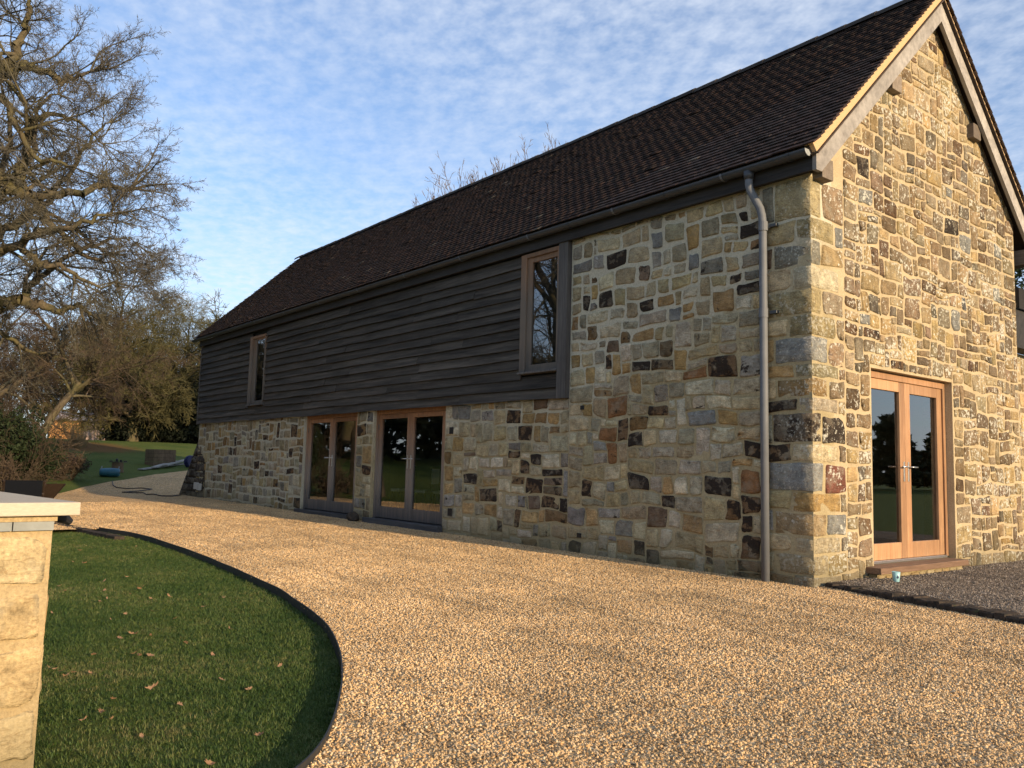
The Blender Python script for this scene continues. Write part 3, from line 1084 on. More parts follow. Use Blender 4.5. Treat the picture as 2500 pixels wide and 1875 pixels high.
# stone buttress on the far corner
butt = empty('buttress', (-L, 0, 0.1))
butt.parent = barn
bv = []
for yy in (0.02, 0.75):
    bv += [(-20.35, yy, 0.0), (-18.05, yy - 0.03, 0.0), (-18.12, yy - 0.03, 1.1), (-18.72, yy, 1.72), (-18.80, yy, 1.72)]
mesh_obj('buttress_core', bv, [(0, 1, 2, 3, 4), (9, 8, 7, 6, 5), (0, 4, 9, 5), (4, 3, 8, 9), (3, 2, 7, 8), (2, 1, 6, 7), (1, 0, 5, 6)], M['kerb'], butt)
brng = random.Random(4)
bput = lambda u, v, d: (u, -d + 0.0, v)
for r_ in pack(-20.2, -18.15, 0.02, 1.6, [], brng, (0.2, 0.42), (0.14, 0.26)):
    poly = stone_outline(*r_, brng, n=10)
    poly = clip_poly(poly, -1.2, 1.0, 1.2 * 20.1)        # sloping outer side
    poly = clip_poly(poly, 0.6, 1.05, 0.6 * -18.12 + 1.05 * 1.1)
    if len(poly) < 3:
        continue
    V, F = stone_mesh(poly, brng, bput, (0.01, 0.03), (0.01, 0.03))
    c = brng.choice([(0.05, 0.042, 0.035), (0.08, 0.065, 0.05), (0.10, 0.09, 0.075), (0.035, 0.03, 0.027)])
    mesh_obj('stone', V, F, M['stone_front'], butt, origin=V[-1], smooth=True, cols=[(*c, 0.25)] * len(V))

# ------------------------------------------------------------------ barn: weatherboarding
cladding = empty('weatherboarding', (-L, 0, ZC))
cladding.parent = barn
NB = 14
ZB0, ZB1 = ZC, 4.20
EXP = (ZB1 - ZB0) / NB
WIN_N = (-4.675, -3.85, 2.456, 4.22)       # near window, outer frame
WIN_F = (-15.14, -14.20, 2.43, 4.12)
wrng = random.Random(5)


def board(x0, x1, z0, row):
    n = max(2, int((x1 - x0) / 0.45))
    V = []
    z1 = z0 + EXP + 0.035
    ph = wrng.uniform(0, 99)
    sag = wrng.uniform(-0.004, 0.004)
    top_y, bot_y = -0.036, -0.074 - wrng.uniform(0, 0.016)
    for i in range(n + 1):
        x = x0 + (x1 - x0) * i / n
        w = 0.016 * mnoise.noise((x * 0.9, ph, 0)) + sag * math.sin(math.pi * i / n)
        yb = bot_y + 0.010 * mnoise.noise((x * 0.8, ph, 4))
        V += [(x, top_y + 0.005, z1), (x, top_y - 0.003, z1), (x, yb, z0 + w), (x, yb + 0.022, z0 + w)]
    F = []
    for i in range(n):
        a, b = i * 4, i * 4 + 4
        F += [(a + 1, a + 2, b + 2, b + 1), (a + 2, a + 3, b + 3, b + 2), (a, a + 1, b + 1, b), (a + 3, a, b, b + 3)]
    F += [(0, 3, 2, 1), (n * 4, n * 4 + 1, n * 4 + 2, n * 4 + 3)]
    mesh_obj('board', V, F, M['board'], cladding, origin=((x0 + x1) / 2, -0.05, z0))


for r in range(NB):
    z0 = ZB0 + r * EXP
    zm = z0 + EXP * 0.5
    spans = [(-L, XR - 0.195 if r > 0 else XR - 0.195)]
    for wn in (WIN_F, WIN_N):
        if wn[2] - 0.01 < zm < wn[3] + 0.05:
            ns = []
            for a, b in spans:
                if a < wn[0] and b > wn[1] - 0.3:
                    ns.append((a, wn[0] + 0.004))
                    if b > wn[1] + 0.05:
                        ns.append((wn[1] - 0.004, b))
                else:
                    ns.append((a, b))
            spans = ns
    for a, b in spans:
        x = a
        while x < b - 0.01:
            l = wrng.uniform(2.4, 4.6)
            e = x + l
            if b - e < 0.9:
                e = b
            board(x + 0.0015, e - 0.0015, z0 + wrng.uniform(-0.004, 0.004), r)
            x = e
# trims
box('corner_board', (XR - 0.19, XR - 0.004, -0.105, 0.02, ZC - 0.02, 4.25), M['oak_trim'], cladding, 0.004)
box('end_board', (-L - 0.03, -L - 0.001, -0.085, 0.05, ZC - 0.01, 4.25), M['oak_trim'], cladding, 0.003)


# ------------------------------------------------------------------ windows
def window(wn, glass_x, glass_z, fj):
    w = empty('window', ((wn[0] + wn[1]) / 2, 0, wn[2]))
    w.parent = barn
    x0, x1, z0, z1 = wn
    gx0, gx1 = glass_x
    gz0, gz1 = glass_z
    ya, yb = -0.105, 0.02
    box('frame', (x0, x0 + fj, ya, yb, z0 + 0.03, z1), M['oak_window'], w, 0.004)
    box('frame', (x1 - fj * 0.25, x1, ya + 0.006, yb, z0 + 0.03, z1), M['oak_window'], w, 0.003)
    box('frame', (x0 + fj + 0.001, x1 - fj * 0.25 - 0.001, ya + 0.003, yb, z1 - 0.06, z1), M['oak_window'], w, 0.003)
    box('sill', (x0 - 0.01, x1 + 0.005, ya - 0.03, yb, z0, z0 + 0.029), M['oak_trim'], w, 0.004)
    a0, a1, b0, b1 = x0 + fj + 0.002, x1 - fj * 0.25 - 0.002, z0 + 0.031, z1 - 0.061
    sy0, sy1 = -0.075, -0.02
    box('sash', (a0, gx0, sy0, sy1, b0, b1), M['oak_window'], w, 0.004)
    box('sash', (gx1, a1, sy0, sy1, b0, b1), M['oak_window'], w, 0.004)
    box('sash', (gx0 + 0.001, gx1 - 0.001, sy0 + 0.003, sy1, b0, gz0), M['oak_window'], w, 0.004)
    box('sash', (gx0 + 0.001, gx1 - 0.001, sy0 + 0.003, sy1, gz1, b1), M['oak_window'], w, 0.004)
    V = [(gx0, -0.05, gz0), (gx1, -0.05, gz0), (gx1, -0.05, gz1), (gx0, -0.05, gz1)]
    mesh_obj('pane', V, [(0, 1, 2, 3)], M['glass'], w, origin=(gx0, -0.05, gz0))
    mesh_obj('dark_card', [(x, 0.028, z) for x, y, z in V], [(0, 1, 2, 3)], M['black'], w, origin=(gx0, 0.028, gz0))  # added black card: darkness of the unlit room put in as flat colour
    return w


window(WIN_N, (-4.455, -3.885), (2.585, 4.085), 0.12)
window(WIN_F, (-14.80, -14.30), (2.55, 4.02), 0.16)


# ------------------------------------------------------------------ french doors in the front wall
def handle(parent, x, y, z, dirx, facing):
    """lever handle with backplate; facing 'y' (towards -y) or 'x' (towards +x)"""
    def P(u, d, v):
        return (x + u, y - d, v) if facing == 'y' else (x + d, y + u, v)
    hnd = empty('handle', P(0, 0, z))
    hnd.location = Vector(P(0, 0, z)) - parent_loc(parent)
    hnd.parent = parent
    a, b = P(-0.014, 0.0, z - 0.13), P(0.014, 0.010, z + 0.09)
    box('backplate', (min(a[0], b[0]), max(a[0], b[0]), min(a[1], b[1]), max(a[1], b[1]), z - 0.17, z + 0.06), M['steel'], hnd, 0.002)
    v, f = tube_vf([P(0, 0.0, z), P(0, 0.05, z), P(dirx * 0.02, 0.058, z), P(dirx * 0.13, 0.055, z)], 0.009, 8)
    mesh_obj('lever', v, f, M['steel'], hnd, origin=P(0, 0, z), smooth=True)


def parent_loc(p):
    l = Vector((0, 0, 0))
    while p is not None:
        l += p.location
        p = p.parent
    return l


def front_door(x0, x1):
    d = empty('french_doors', ((x0 + x1) / 2, 0.05, 0.1))
    d.parent = barn
    ya, yb = 0.05, 0.17
    box('frame', (x0, x0 + 0.07, ya, yb, 0.14, 2.2), M['oak_front'], d, 0.004)
    box('frame', (x1 - 0.07, x1, ya, yb, 0.14, 2.2), M['oak_front'], d, 0.004)
    box('frame', (x0 + 0.071, x1 - 0.071, ya, yb, 2.03, 2.199), M['oak_front'], d, 0.004)
    box('sill', (x0 - 0.12, x1 + 0.02, -0.10, 0.2, 0.03, 0.139), M['oak_sill'], d, 0.008)
    xm = (x0 + x1) / 2
    for k, (a, b) in enumerate(((x0 + 0.073, xm - 0.002), (xm + 0.002, x1 - 0.073))):
        leaf = empty('door_leaf', ((a + b) / 2, 0.07, 0.15))
        leaf.location = Vector(((a + b) / 2, 0.07, 0.15)) - parent_loc(d)
        leaf.parent = d
        fa, fb = ya + 0.014, ya + 0.065
        st = 0.105
        box('stile', (a, a + st, fa, fb, 0.155, 2.025), M['oak_front'], leaf, 0.004)
        box('stile', (b - st, b, fa, fb, 0.155, 2.025), M['oak_front'], leaf, 0.004)
        box('rail', (a + st + 0.001, b - st - 0.001, fa + 0.002, fb, 0.155, 0.355), M['oak_front'], leaf, 0.004)
        box('rail', (a + st + 0.001, b - st - 0.001, fa + 0.002, fb, 1.945, 2.025), M['oak_front'], leaf, 0.004)
        V = [(a + st, fa + 0.03, 0.355), (b - st, fa + 0.03, 0.355), (b - st, fa + 0.03, 1.945), (a + st, fa + 0.03, 1.945)]
        mesh_obj('pane', V, [(0, 1, 2, 3)], M['glass'], leaf, origin=V[0])
        hx = b - st * 0.5 if k == 0 else a + st * 0.5
        handle(leaf, hx, fa, 1.22, -1 if k == 0 else 1, 'y')
        for hz in (0.45, 1.75):
            xx = a if k == 0 else b
            box('hinge', (xx - 0.012, xx + 0.012, fa - 0.008, fa + 0.006, hz, hz + 0.1), M['gutter'], leaf, 0.002)
    return d


front_door(*D1)
front_door(*D2)
for b in ((-6.53, -6.41, 1.63, 1.74), (-6.50, -6.38, 0.32, 0.44), (-3.42, -3.35, 1.905, 1.96), (-3.44, -3.36, 0.22, 0.28)):
    off = OFF_R if b[0] > XR else 0
    box('air_vent', (b[0], b[1], -0.024 - off, 0.02 - off, b[2], b[3]), M['black'], front_wall, 0.003)
sb = box('socket_box', (-18.62, -18.42, -0.12, -0.04, 0.32, 0.50), M['plaster'], front_wall, 0.01)
sb = box('socket_box', (-18.36, -18.18, -0.12, -0.04, 0.30, 0.48), M['plaster'], front_wall, 0.01)

# ------------------------------------------------------------------ gable doors
gd = empty('garden_doors', (-0.1, 2.1, 0.15))
gd.parent = barn
xa, xb = -0.20, -0.085
y0, y1 = GD
box('frame', (xa, xb, y0 + 0.003, y0 + 0.055, 0.17, 2.315), M['oak_gable'], gd, 0.004)
box('frame', (xa, xb, y1 - 0.06, y1 - 0.003, 0.17, 2.315), M['oak_gable'], gd, 0.004)
box('frame', (xa, xb, y0 + 0.056, y1 - 0.061, 2.235, 2.315), M['oak_gable'], gd, 0.004)
box('threshold', (xa, xb + 0.012, y0 + 0.056, y1 - 0.061, 0.155, 0.185), M['steel'], gd, 0.003)
ym = 2.10
for k, (a, b) in enumerate(((y0 + 0.058, ym - 0.002), (ym + 0.002, y1 - 0.064))):
    leaf = empty('door_leaf', (-0.12, (a + b) / 2, 0.19))
    leaf.location = Vector((-0.12, (a + b) / 2, 0.19)) - parent_loc(gd)
    leaf.parent = gd
    fa, fb = xb - 0.075, xb - 0.02
    st = 0.125
    box('stile', (fa, fb, a, a + st, 0.188, 2.232), M['oak_gable'], leaf, 0.004)
    box('stile', (fa, fb, b - st, b, 0.188, 2.232), M['oak_gable'], leaf, 0.004)
    box('rail', (fa, fb - 0.002, a + st + 0.001, b - st - 0.001, 0.188, 0.37), M['oak_gable'], leaf, 0.004)
    box('rail', (fa, fb - 0.002, a + st + 0.001, b - st - 0.001, 2.115, 2.232), M['oak_gable'], leaf, 0.004)
    xg = fb - 0.03
    V = [(xg, a + st, 0.37), (xg, b - st, 0.37), (xg, b - st, 2.115), (xg, a + st, 2.115)]
    mesh_obj('pane', V, [(0, 1, 2, 3)], M['glass'], leaf, origin=V[0])
    hy = b - st * 0.4 if k == 0 else a + st * 0.4
    handle(leaf, fb, hy, 1.24, -1 if k == 0 else 1, 'x')
# pale pointing round the opening
box('reveal_edge', (-0.03, 0.004, y1 + 0.001, y1 + 0.025, 0.16, 2.34), M['mortar_gable'], gable_wall, 0.004)
# oak step on a course of small stones
box('door_step', (-0.07, 0.17, 0.97, 3.05, 0.085, 0.152), M['oak_step'], gd, 0.006)
srng = random.Random(8)
y = 1.0
while y < 2.98:
    w = srng.uniform(0.12, 0.22)
    poly = stone_outline(y, -0.05, w, 0.13, srng, gap=(0.003, 0.006), n=10)
    V, F = stone_mesh(poly, srng, lambda u, v, d: (0.115 + d, u, v), (0.002, 0.012), (0.004, 0.012))
    c = srng.choice([(0.48, 0.36, 0.19), (0.52, 0.41, 0.24), (0.44, 0.29, 0.13), (0.30, 0.21, 0.12)])
    mesh_obj('step_stone', V, F, M['pier_stone'], gd, origin=V[-1], smooth=True, cols=[(*c, 0.0)] * len(V))
    y += w
box('step_bed', (0.0, 0.112, 1.0, 3.0, -0.1, 0.084), M['pier_mortar'], gd)

# ------------------------------------------------------------------ roof
roof = empty('roof', (0, 0, WALL_TOP))
roof.parent = barn
OV = 0.14                  # verge overhang past the gable face (barge outer face)
TX1 = 0.185                # tile edge at the near verge
TX0 = -L - 0.28
ANG = math.atan(SLOPE)
cA, sA = math.cos(ANG), math.sin(ANG)
EY, EZ = -0.235, 4.47      # tile underside at the front eaves
SL = (RIDGE_Y - EY) / cA
mirror = lambda y: 2 * RIDGE_Y - y


def rp(x, s, n, back=False):
    y = EY + s * cA - n * sA
    z_ = EZ + s * sA + n * cA
    return (x, mirror(y) if back else y, z_)


def slab(name, x0, x1, s0, s1, n0, n1, material, back, parent=None):
    v = [rp(x, s, n, back) for n in (n0, n1) for (x, s) in ((x0, s0), (x1, s0), (x1, s1), (x0, s1))]
    f = [(0, 3, 2, 1), (4, 5, 6, 7), (0, 1, 5, 4), (1, 2, 6, 5), (2, 3, 7, 6), (3, 0, 4, 7)]
    if back:
        f = [tuple(reversed(g)) for g in f]
    return mesh_obj(name, v, f, material, parent or roof, origin=v[0])


for back in (False, True):
    slab('roof_deck', TX0 + 0.04, 0.10, 0.02, SL - 0.03, -0.12, -0.012, M['soffit'], back)
trng = random.Random(21)
GAUGE, TW = 0.1, 0.165
TPAL = [(0.044, 0.029, 0.025), (0.040, 0.028, 0.025), (0.048, 0.031, 0.027), (0.037, 0.027, 0.024), (0.050, 0.032, 0.027), (0.042, 0.031, 0.027)]


def tile(x0, r, back):
    """one plain clay tile with a slight camber"""
    s0 = r * GAUGE + trng.uniform(-0.006, 0.006)
    s1 = s0 + 0.165
    tw = TW - 0.001
    lift = trng.uniform(0.0, 0.005)
    if trng.random() < 0.03:
        lift += trng.uniform(0.004, 0.012)
    tilt = trng.uniform(-0.0015, 0.0015)
    V = []
    for (s, nn) in ((s0, 0.026 + lift), (s1, 0.003)):
        for q, xx in enumerate((x0, x0 + tw / 2, x0 + tw)):
            cam_ = 0.002 if q == 1 else 0.0
            tl = tilt * (q - 1)
            V.append(rp(xx, s, nn + cam_ + tl, back))
            V.append(rp(xx, s, nn + cam_ + tl - 0.016, back))
    # per end: (top,bottom) x3 -> idx end*6 + q*2 + (0 top,1 bottom)
    F = []
    for q in (0, 1):
        a, b = q * 2, q * 2 + 2
        F += [(a, b, b + 6, a + 6), (a + 1, a, a + 6, a + 7) if q == 0 else (b, b + 1, b + 7, b + 6), (a + 1, b + 1, b, a), (a + 7, b + 7, b + 1, a + 1)]
    if back:
        F = [tuple(reversed(f)) for f in F]
    c = trng.choice(TPAL)
    k = trng.uniform(0.85, 1.15)
    if trng.random() < 0.008:
        c, k = (0.12, 0.10, 0.08), 1.0
    if trng.random() < 0.02:
        c = (0.055, 0.034, 0.028)
    return V, F, (c[0] * k, c[1] * k, c[2] * k, 0)


NR = int(SL / GAUGE) - 1
tiles = []
for back in (False, True):
    for r in range(NR + 1):
        xo = trng.uniform(0.25, 0.75) if r % 2 else 0.0
        x = TX1 - TW * (1 + (1 - xo if r % 2 else 0))
        if r % 2:
            tiles.append((x + TW, r, back, 0.5))
        x_end = TX0 if not back else -1.2
        while x > x_end:
            tiles.append((x, r, back, 1.0))
            x -= TW
bt = []
for (x, r, back, fr) in tiles:
    V, F, c = tile(x, r, back)
    if fr < 1:      # half tile closing the verge
        V = [(min(v[0], TX1 + trng.uniform(-0.003, 0.003)), v[1], v[2]) for v in V]
    d = (Vector(V[0]) - CAM).length
    bt.append((d if not back else d + 100, V, F, c))
bt.sort(key=lambda q: q[0])
for d, V, F, c in bt[:300]:
    mesh_obj('roof_tile', V, F, M['tile'], roof, origin=V[0], cols=[c] * len(V))
av = np.array([v for q in bt[300:] for v in q[1]], np.float32)
fl, acc, k = [], [], 0
for q in bt[300:]:
    fl += [tuple(i + k for i in f) for f in q[2]]
    acc += [q[3]] * len(q[1])
    k += len(q[1])
rest = np_mesh('tile_field', av, np.array(fl, np.int32), M['tile'], roof, cols=acc)
rest['kind'] = 'stuff'
slab('back_slope', TX0, -1.1, 0.0, SL, -0.01, 0.012, M['tile'], True)
# ridge tiles
x = TX1 + 0.02
while x > TX0:
    l = 0.44
    V, F = [], []
    n = 7
    jz = trng.uniform(-0.004, 0.006)
    zr = EZ + SL * sA
    for (xx, rr) in ((x, 0.135), (x - l, 0.125)):
        for q in range(n):
            a = math.pi * (q / (n - 1))
            V.append((xx, RIDGE_Y - math.cos(a) * rr, zr - 0.055 + math.sin(a) * rr * 0.82 + jz))
    for q in range(n - 1):
        F.append((q, q + 1, q + 1 + n, q + n))
    F.append(tuple(range(n)))
    k = trng.uniform(0.7, 1.2)
    mesh_obj('ridge_tile', V, [tuple(reversed(f)) for f in F], M['tile'], roof, origin=V[0], smooth=False, cols=[(0.055 * k, 0.047 * k, 0.042 * k, 0)] * len(V))
    x -= l
# verge: mortar bedding, undercloak, barge boards, soffits
m, t = new_mat('verge_mortar')
P = pos(t)
n1 = noise_(t, P, 30, 4, 0.7)
M['verge'] = finish(m, t, mixc(t, n1, (0.50, 0.33, 0.17, 1), (0.60, 0.43, 0.25, 1)), 0.95, n1, 0.6, 0.01, 0.1)
for back in (False, True):
    slab('verge_mortar', 0.05, TX1 - 0.034, 0.03, SL - 0.02, -0.098, 0.004, M['verge'], back)
    slab('undercloak', 0.0, TX1 - 0.004, 0.0, SL - 0.01, -0.112, -0.0985, M['soffit'], back)
    slab('soffit', -0.02, OV - 0.05, 0.05, SL - 0.02, -0.16, -0.114, M['soffit'], back)
    # barge board with a plumb-cut foot
    b0, b1 = -0.305, -0.1135
    pts = []
    ybot = -0.10
    prof = []
    for (s, n) in ((0.02, b1), (SL - 0.0, b1), (SL - 0.0, b0)):
        prof.append(rp(0, s, n)[1:])
    # ridge mitre: clip at the ridge line
    top = [RIDGE_Y, EZ + SL * sA + b1 / cA]
    low = [RIDGE_Y, EZ + SL * sA + b0 / cA]
    foot_t = rp(0, 0.0, b1)[1:]
    yv = foot_t[0] + 0.02
    zt_ = EZ + (yv - EY) / cA * sA + b1 / cA
    zb_ = 4.235
    prof = [(yv, zb_), (yv + 0.10, zb_), (yv + 0.215, EZ + (yv + 0.215 - EY) / cA * sA + b0 / cA), tuple(low), tuple(top), (yv, zt_)]
    V = []
    for xx in (OV, OV - 0.045):
        for (y, z_) in prof:
            V.append((xx, (mirror(y) - (0.0015 if False else 0)) if back else y, z_))
    n = len(prof)
    F = [tuple(range(n)), tuple(reversed(range(n, 2 * n)))] + [(k, k + n, (k + 1) % n + n, (k + 1) % n) for k in range(n)]
    if back:
        F = [tuple(reversed(f)) for f in F]
    mesh_obj('barge_board', V, F, M['barge'], roof, origin=V[0])
    # timber ends: wall plate and purlin
    for (ya, yb, za, zb) in ((0.02, 0.23, 4.20, 4.42), (1.58, 1.80, 5.66, 5.86)):
        a, b = (ya, yb) if not back else (mirror(yb), mirror(ya))
        o = box('purlin_end', (-0.2, OV - 0.046 + (0.02 if za < 5 else -0.004), a, b, za, zb), M['beam'], roof, 0.006)

# fascia, gutter and downpipe
box('fascia_board', (-L - 0.05, OV - 0.046, -0.125, -0.09, 4.245, 4.40), M['fascia'], roof, 0.004)
box('eaves_soffit', (-L - 0.05, 0.0, -0.09, 0.03, 4.262, 4.29), M['fascia'], roof)
gut = empty('gutter', (0, -0.19, 4.36))
gut.location = Vector((0, -0.19, 4.36)) - Vector((0, 0, 0))
gut.parent = barn
GYC, GZC, GR_ = -0.195, 4.445, 0.066
V, F = [], []
n = 12
gx0, gx1 = -L - 0.36, 0.085
for (rr, rev) in ((GR_, 0), (GR_ - 0.004, 1)):
    for xx in (gx0, gx1):
        for q in range(n + 1):
            a = math.pi + math.pi * q / n
            V.append((xx, GYC + math.cos(a) * rr, GZC + math.sin(a) * rr))
m_ = n + 1
for q in range(n):
    F.append((q, q + m_, q + 1 + m_, q + 1))
    F.append((2 * m_ + q + 1, 3 * m_ + q + 1, 3 * m_ + q, 2 * m_ + q))
F.append((0, 2 * m_, 3 * m_, m_))
F.append((n, n + m_, n + 3 * m_, n + 2 * m_))
mesh_obj('trough', V, F, M['gutter'], gut, origin=(0, GYC, GZC), smooth=False)
for xx, mm in ((gx1, M['gutter_cap']), (gx0, M['gutter'])):
    V = [(xx + 0.002 * (1 if xx > -1 else -1), GYC + math.cos(math.pi + math.pi * q / n) * GR_, GZC + math.sin(math.pi + math.pi * q / n) * GR_) for q in range(n + 1)]
    mesh_obj('end_cap', V, [tuple(range(n + 1)) if xx > -1 else tuple(reversed(range(n + 1)))], mm, gut, origin=V[0])
x = -0.12
k = 0
while x > gx0:
    V, F = [], []
    for xx in (x - 0.013, x + 0.013):
        for q in range(n + 1):
            a = math.pi + math.pi * q / n
            V.append((xx, GYC + math.cos(a) * (GR_ + 0.005), GZC + math.sin(a) * (GR_ + 0.005)))
    F = [(q, q + m_, q + 1 + m_, q + 1) for q in range(n)]
    o = mesh_obj('bracket', V, F, M['pipe'] if k % 2 else M['gutter'], gut, origin=V[0])
    o.modifiers.new('s', 'SOLIDIFY').thickness = 0.003
    x -= 0.85
    k += 1
dp = empty('downpipe', (-0.52, -0.09, 0.0))
dp.parent = barn
v, f = tube_vf([(-0.64, GYC, 4.40), (-0.64, GYC, 4.26), (-0.635, GYC + 0.01, 4.20), (-0.55, -0.115, 3.98), (-0.535, -0.105, 3.90), (-0.53, -0.10, 3.80), (-0.52, -0.10, 2.0), (-0.51, -0.10, -0.03)], 0.043, 16)
mesh_obj('pipe', v, f, M['pipe'], dp, origin=(-0.52, -0.1, 0), smooth=True)
for zc_ in (3.78, 2.83):
    v, f = tube_vf([(-0.525, -0.10, zc_ - 0.05), (-0.525, -0.10, zc_ + 0.05)], 0.050, 16)
    mesh_obj('collar', v, f, M['pipe'], dp, origin=(-0.525, -0.1, zc_), smooth=False)
    box('wall_bracket', (-0.47, -0.38, -0.075, -0.03, zc_ - 0.015, zc_ + 0.02), M['gutter'], dp, 0.004)
v, f = tube_vf([(-0.64, GYC, 4.40), (-0.64, GYC, 4.31)], [0.062, 0.048], 16)
mesh_obj('outlet', v, f, M['gutter'], dp, origin=(-0.64, GYC, 4.3), smooth=True)

# lower wing behind the gable's right-hand corner
wing = empty('rear_wing', (-0.6, 7, 0))
wing.parent = barn
box('wing_wall', (-6.0, -0.25, W + 0.001, W + 6, -0.3, 3.0), M['mortar_gable'], wing)
wr_ = random.Random(31)
for r_ in pack(W + 0.05, W + 1.2, 0.0, 3.0, [], wr_, (0.16, 0.36), (0.13, 0.28)):
    poly = stone_outline(*r_, wr_, n=10)
    V, F = stone_mesh(poly, wr_, lambda u, v, d: (-0.25 + d, u, v))
    c, s = pick(PAL_GABLE, wr_)
    mesh_obj('stone', V, F, M['stone_gable'], wing, origin=V[-1], smooth=True, cols=[(*c, s)] * len(V))
V = [(0.05, W + 0.002, 3.85), (0.05, W + 6, 3.85), (-3.0, W + 6, 5.0), (-3.0, W + 0.002, 5.0), (0.05, W + 0.002, 3.55), (0.05, W + 6, 3.55), (-3.0, W + 6, 4.7), (-3.0, W + 0.002, 4.7)]
mesh_obj('wing_roof', V, [(0, 1, 2, 3), (4, 7, 6, 5), (0, 4, 5, 1), (1, 5, 6, 2), (2, 6, 7, 3), (3, 7, 4, 0)], M['tile'], wing, cols=[(0.03, 0.028, 0.027, 0)] * 8)
box('wing_fascia', (-0.24, 0.0, W + 0.003, W + 5.9, 3.0, 3.549), M['fascia'], wing)

# ------------------------------------------------------------------ brick kerb by the gable
kerb = empty('brick_kerb', (0.1, 0.08, 0.0))
tag(kerb, 'row of dark mossy bricks edging the old gravel at the corner', 'kerb')
krng = random.Random(3)
kd = Vector((1, -0.25, 0)).normalized()
kn = Vector((0.25, 1, 0)).normalized()
s = 0.02
kproto = None
while s < 5.2:
    wdt = krng.uniform(0.10, 0.125)
    o = Vector((0.03, 0.09, 0)) + kd * s
    dep = krng.uniform(0.19, 0.23)
    z1 = H(o.x, o.y) + GZ + krng.uniform(0.035, 0.06)
    V = []
    j = lambda: krng.uniform(-0.010, 0.010)
    ins = 0.012
    for (z_, q) in ((-0.2, 0), (z1 - 0.015, 0), (z1, ins)):
        for (a, b) in ((0 + q, 0 + q), (wdt - q, 0 + q), (wdt - q, dep - q), (0 + q, dep - q)):
            p = o + kd * a + kn * (b + (0.0 if z_ < 0 else j())) + Vector((0, 0, z_ + j() * 0.7))
            V.append(tuple(p))
    F = [(3, 2, 1, 0), (8, 9, 10, 11)]
    for r in (0, 4):
        for q in range(4):
            F.append((r + q, r + (q + 1) % 4, r + 4 + (q + 1) % 4, r + 4 + q))
    mesh_obj('brick', V, F, M['kerb'], kerb, origin=tuple(o))
    s += wdt + 0.008

# ------------------------------------------------------------------ low garden wall at the left
PA = math.atan(0.117)
gw = empty('garden_wall', (1.35, -7.097, -0.16), PA)
tag(gw, 'low sunlit sandstone garden wall with pale flat coping', 'wall')


def child(name, V, F, material, parent, smooth=False, cols=None, bevel=0):
    me_o = mesh_obj(name, V, F, material, None, smooth=smooth, cols=cols)
    me_o.parent = parent
    if bevel:
        bev(me_o, bevel)
    return me_o


ZO = 0.16
child('core', *box_vf(-2.3, 0.0, -0.5, 0.0, 0.0, 0.832 + ZO), M['pier_mortar'], gw)
child('top_bed', *box_vf(-2.3, 0.012, -0.5, 0.01, 0.864 + ZO, 0.8835 + ZO), M['pier_mortar'], gw)
prng = random.Random(17)
PPAL = [((0.40, 0.295, 0.15), 0.0), ((0.44, 0.34, 0.185), 0.0), ((0.37, 0.24, 0.10), 0.05), ((0.35, 0.20, 0.075), 0.1), ((0.39, 0.31, 0.19), 0.16)]
z = 0.03
while z < 0.80:
    h = prng.uniform(0.13, 0.24)
    if 0.832 - (z - 0.0) - h < 0.09:
        h = 0.828 - z
    y = -0.5
    while y < -0.01:
        w = prng.uniform(0.15, 0.34)
        if -y - w < 0.1:
            w = -y
        poly = stone_outline(y, z + ZO, w, h, prng, gap=(0.005, 0.010), n=12)
        V, F = stone_mesh(poly, prng, lambda u, v, d: (d, u, v), (0.004, 0.012), (0.001, 0.006))
        c, st_ = prng.choice(PPAL)
        child('stone', V, F, M['pier_stone'], gw, True, [(*c, st_)] * len(V))
        y += w
    x = -2.3
    while x < -0.01:
        w = prng.uniform(0.2, 0.42)
        if -x - w < 0.1:
            w = -x
        poly = stone_outline(-x - w, z + ZO, w, h, prng, gap=(0.002, 0.008), n=12)
        V, F = stone_mesh(poly, prng, lambda u, v, d: (-u, d, v), (0.0, 0.006), (0.002, 0.008))
        c, st_ = prng.choice(PPAL)
        child('stone', V, F, M['pier_stone'], gw, True, [(*c, st_)] * len(V))
        x += w
    z += h
for face in ('end', 'side'):
    u = 0.0
    tot = 0.505 if face == 'end' else 2.3
    while u < tot - 0.02:
        w = min(prng.uniform(0.12, 0.18), tot - u)
        if face == 'end':
            b = (-0.1, 0.016 + prng.uniform(0, 0.004), -u - w + 0.002, -u - 0.002, 0.833 + ZO, 0.8635 + ZO)
        else:
            b = (-u - w + 0.002, -u - 0.102, -0.1, 0.012 + prng.uniform(0, 0.004), 0.833 + ZO, 0.8635 + ZO)
        if b[1] > b[0]:
            child('slate_tile', *box_vf(*b), M['slate'], gw)
        u += w
child('coping', *box_vf(-1.0, 0.045, -0.57, 0.075, 0.885 + ZO, 0.932 + ZO), M['coping'], gw, bevel=0.004)
child('coping', *box_vf(-2.33, -1.004, -0.57, 0.075, 0.885 + ZO, 0.932 + ZO), M['coping'], gw, bevel=0.004)
V, F = join([box_vf(-0.16, -0.09, 0.012, 0.03, 0.845 + ZO, 0.885 + ZO), tube_vf([(-0.125, 0.03, 0.872 + ZO), (-0.125, 0.075, 0.866 + ZO), (-0.125, 0.10, 0.848 + ZO)], [0.016, 0.022, 0.012], 10)])
child('wall_lamp', V, F, M['black'], gw)

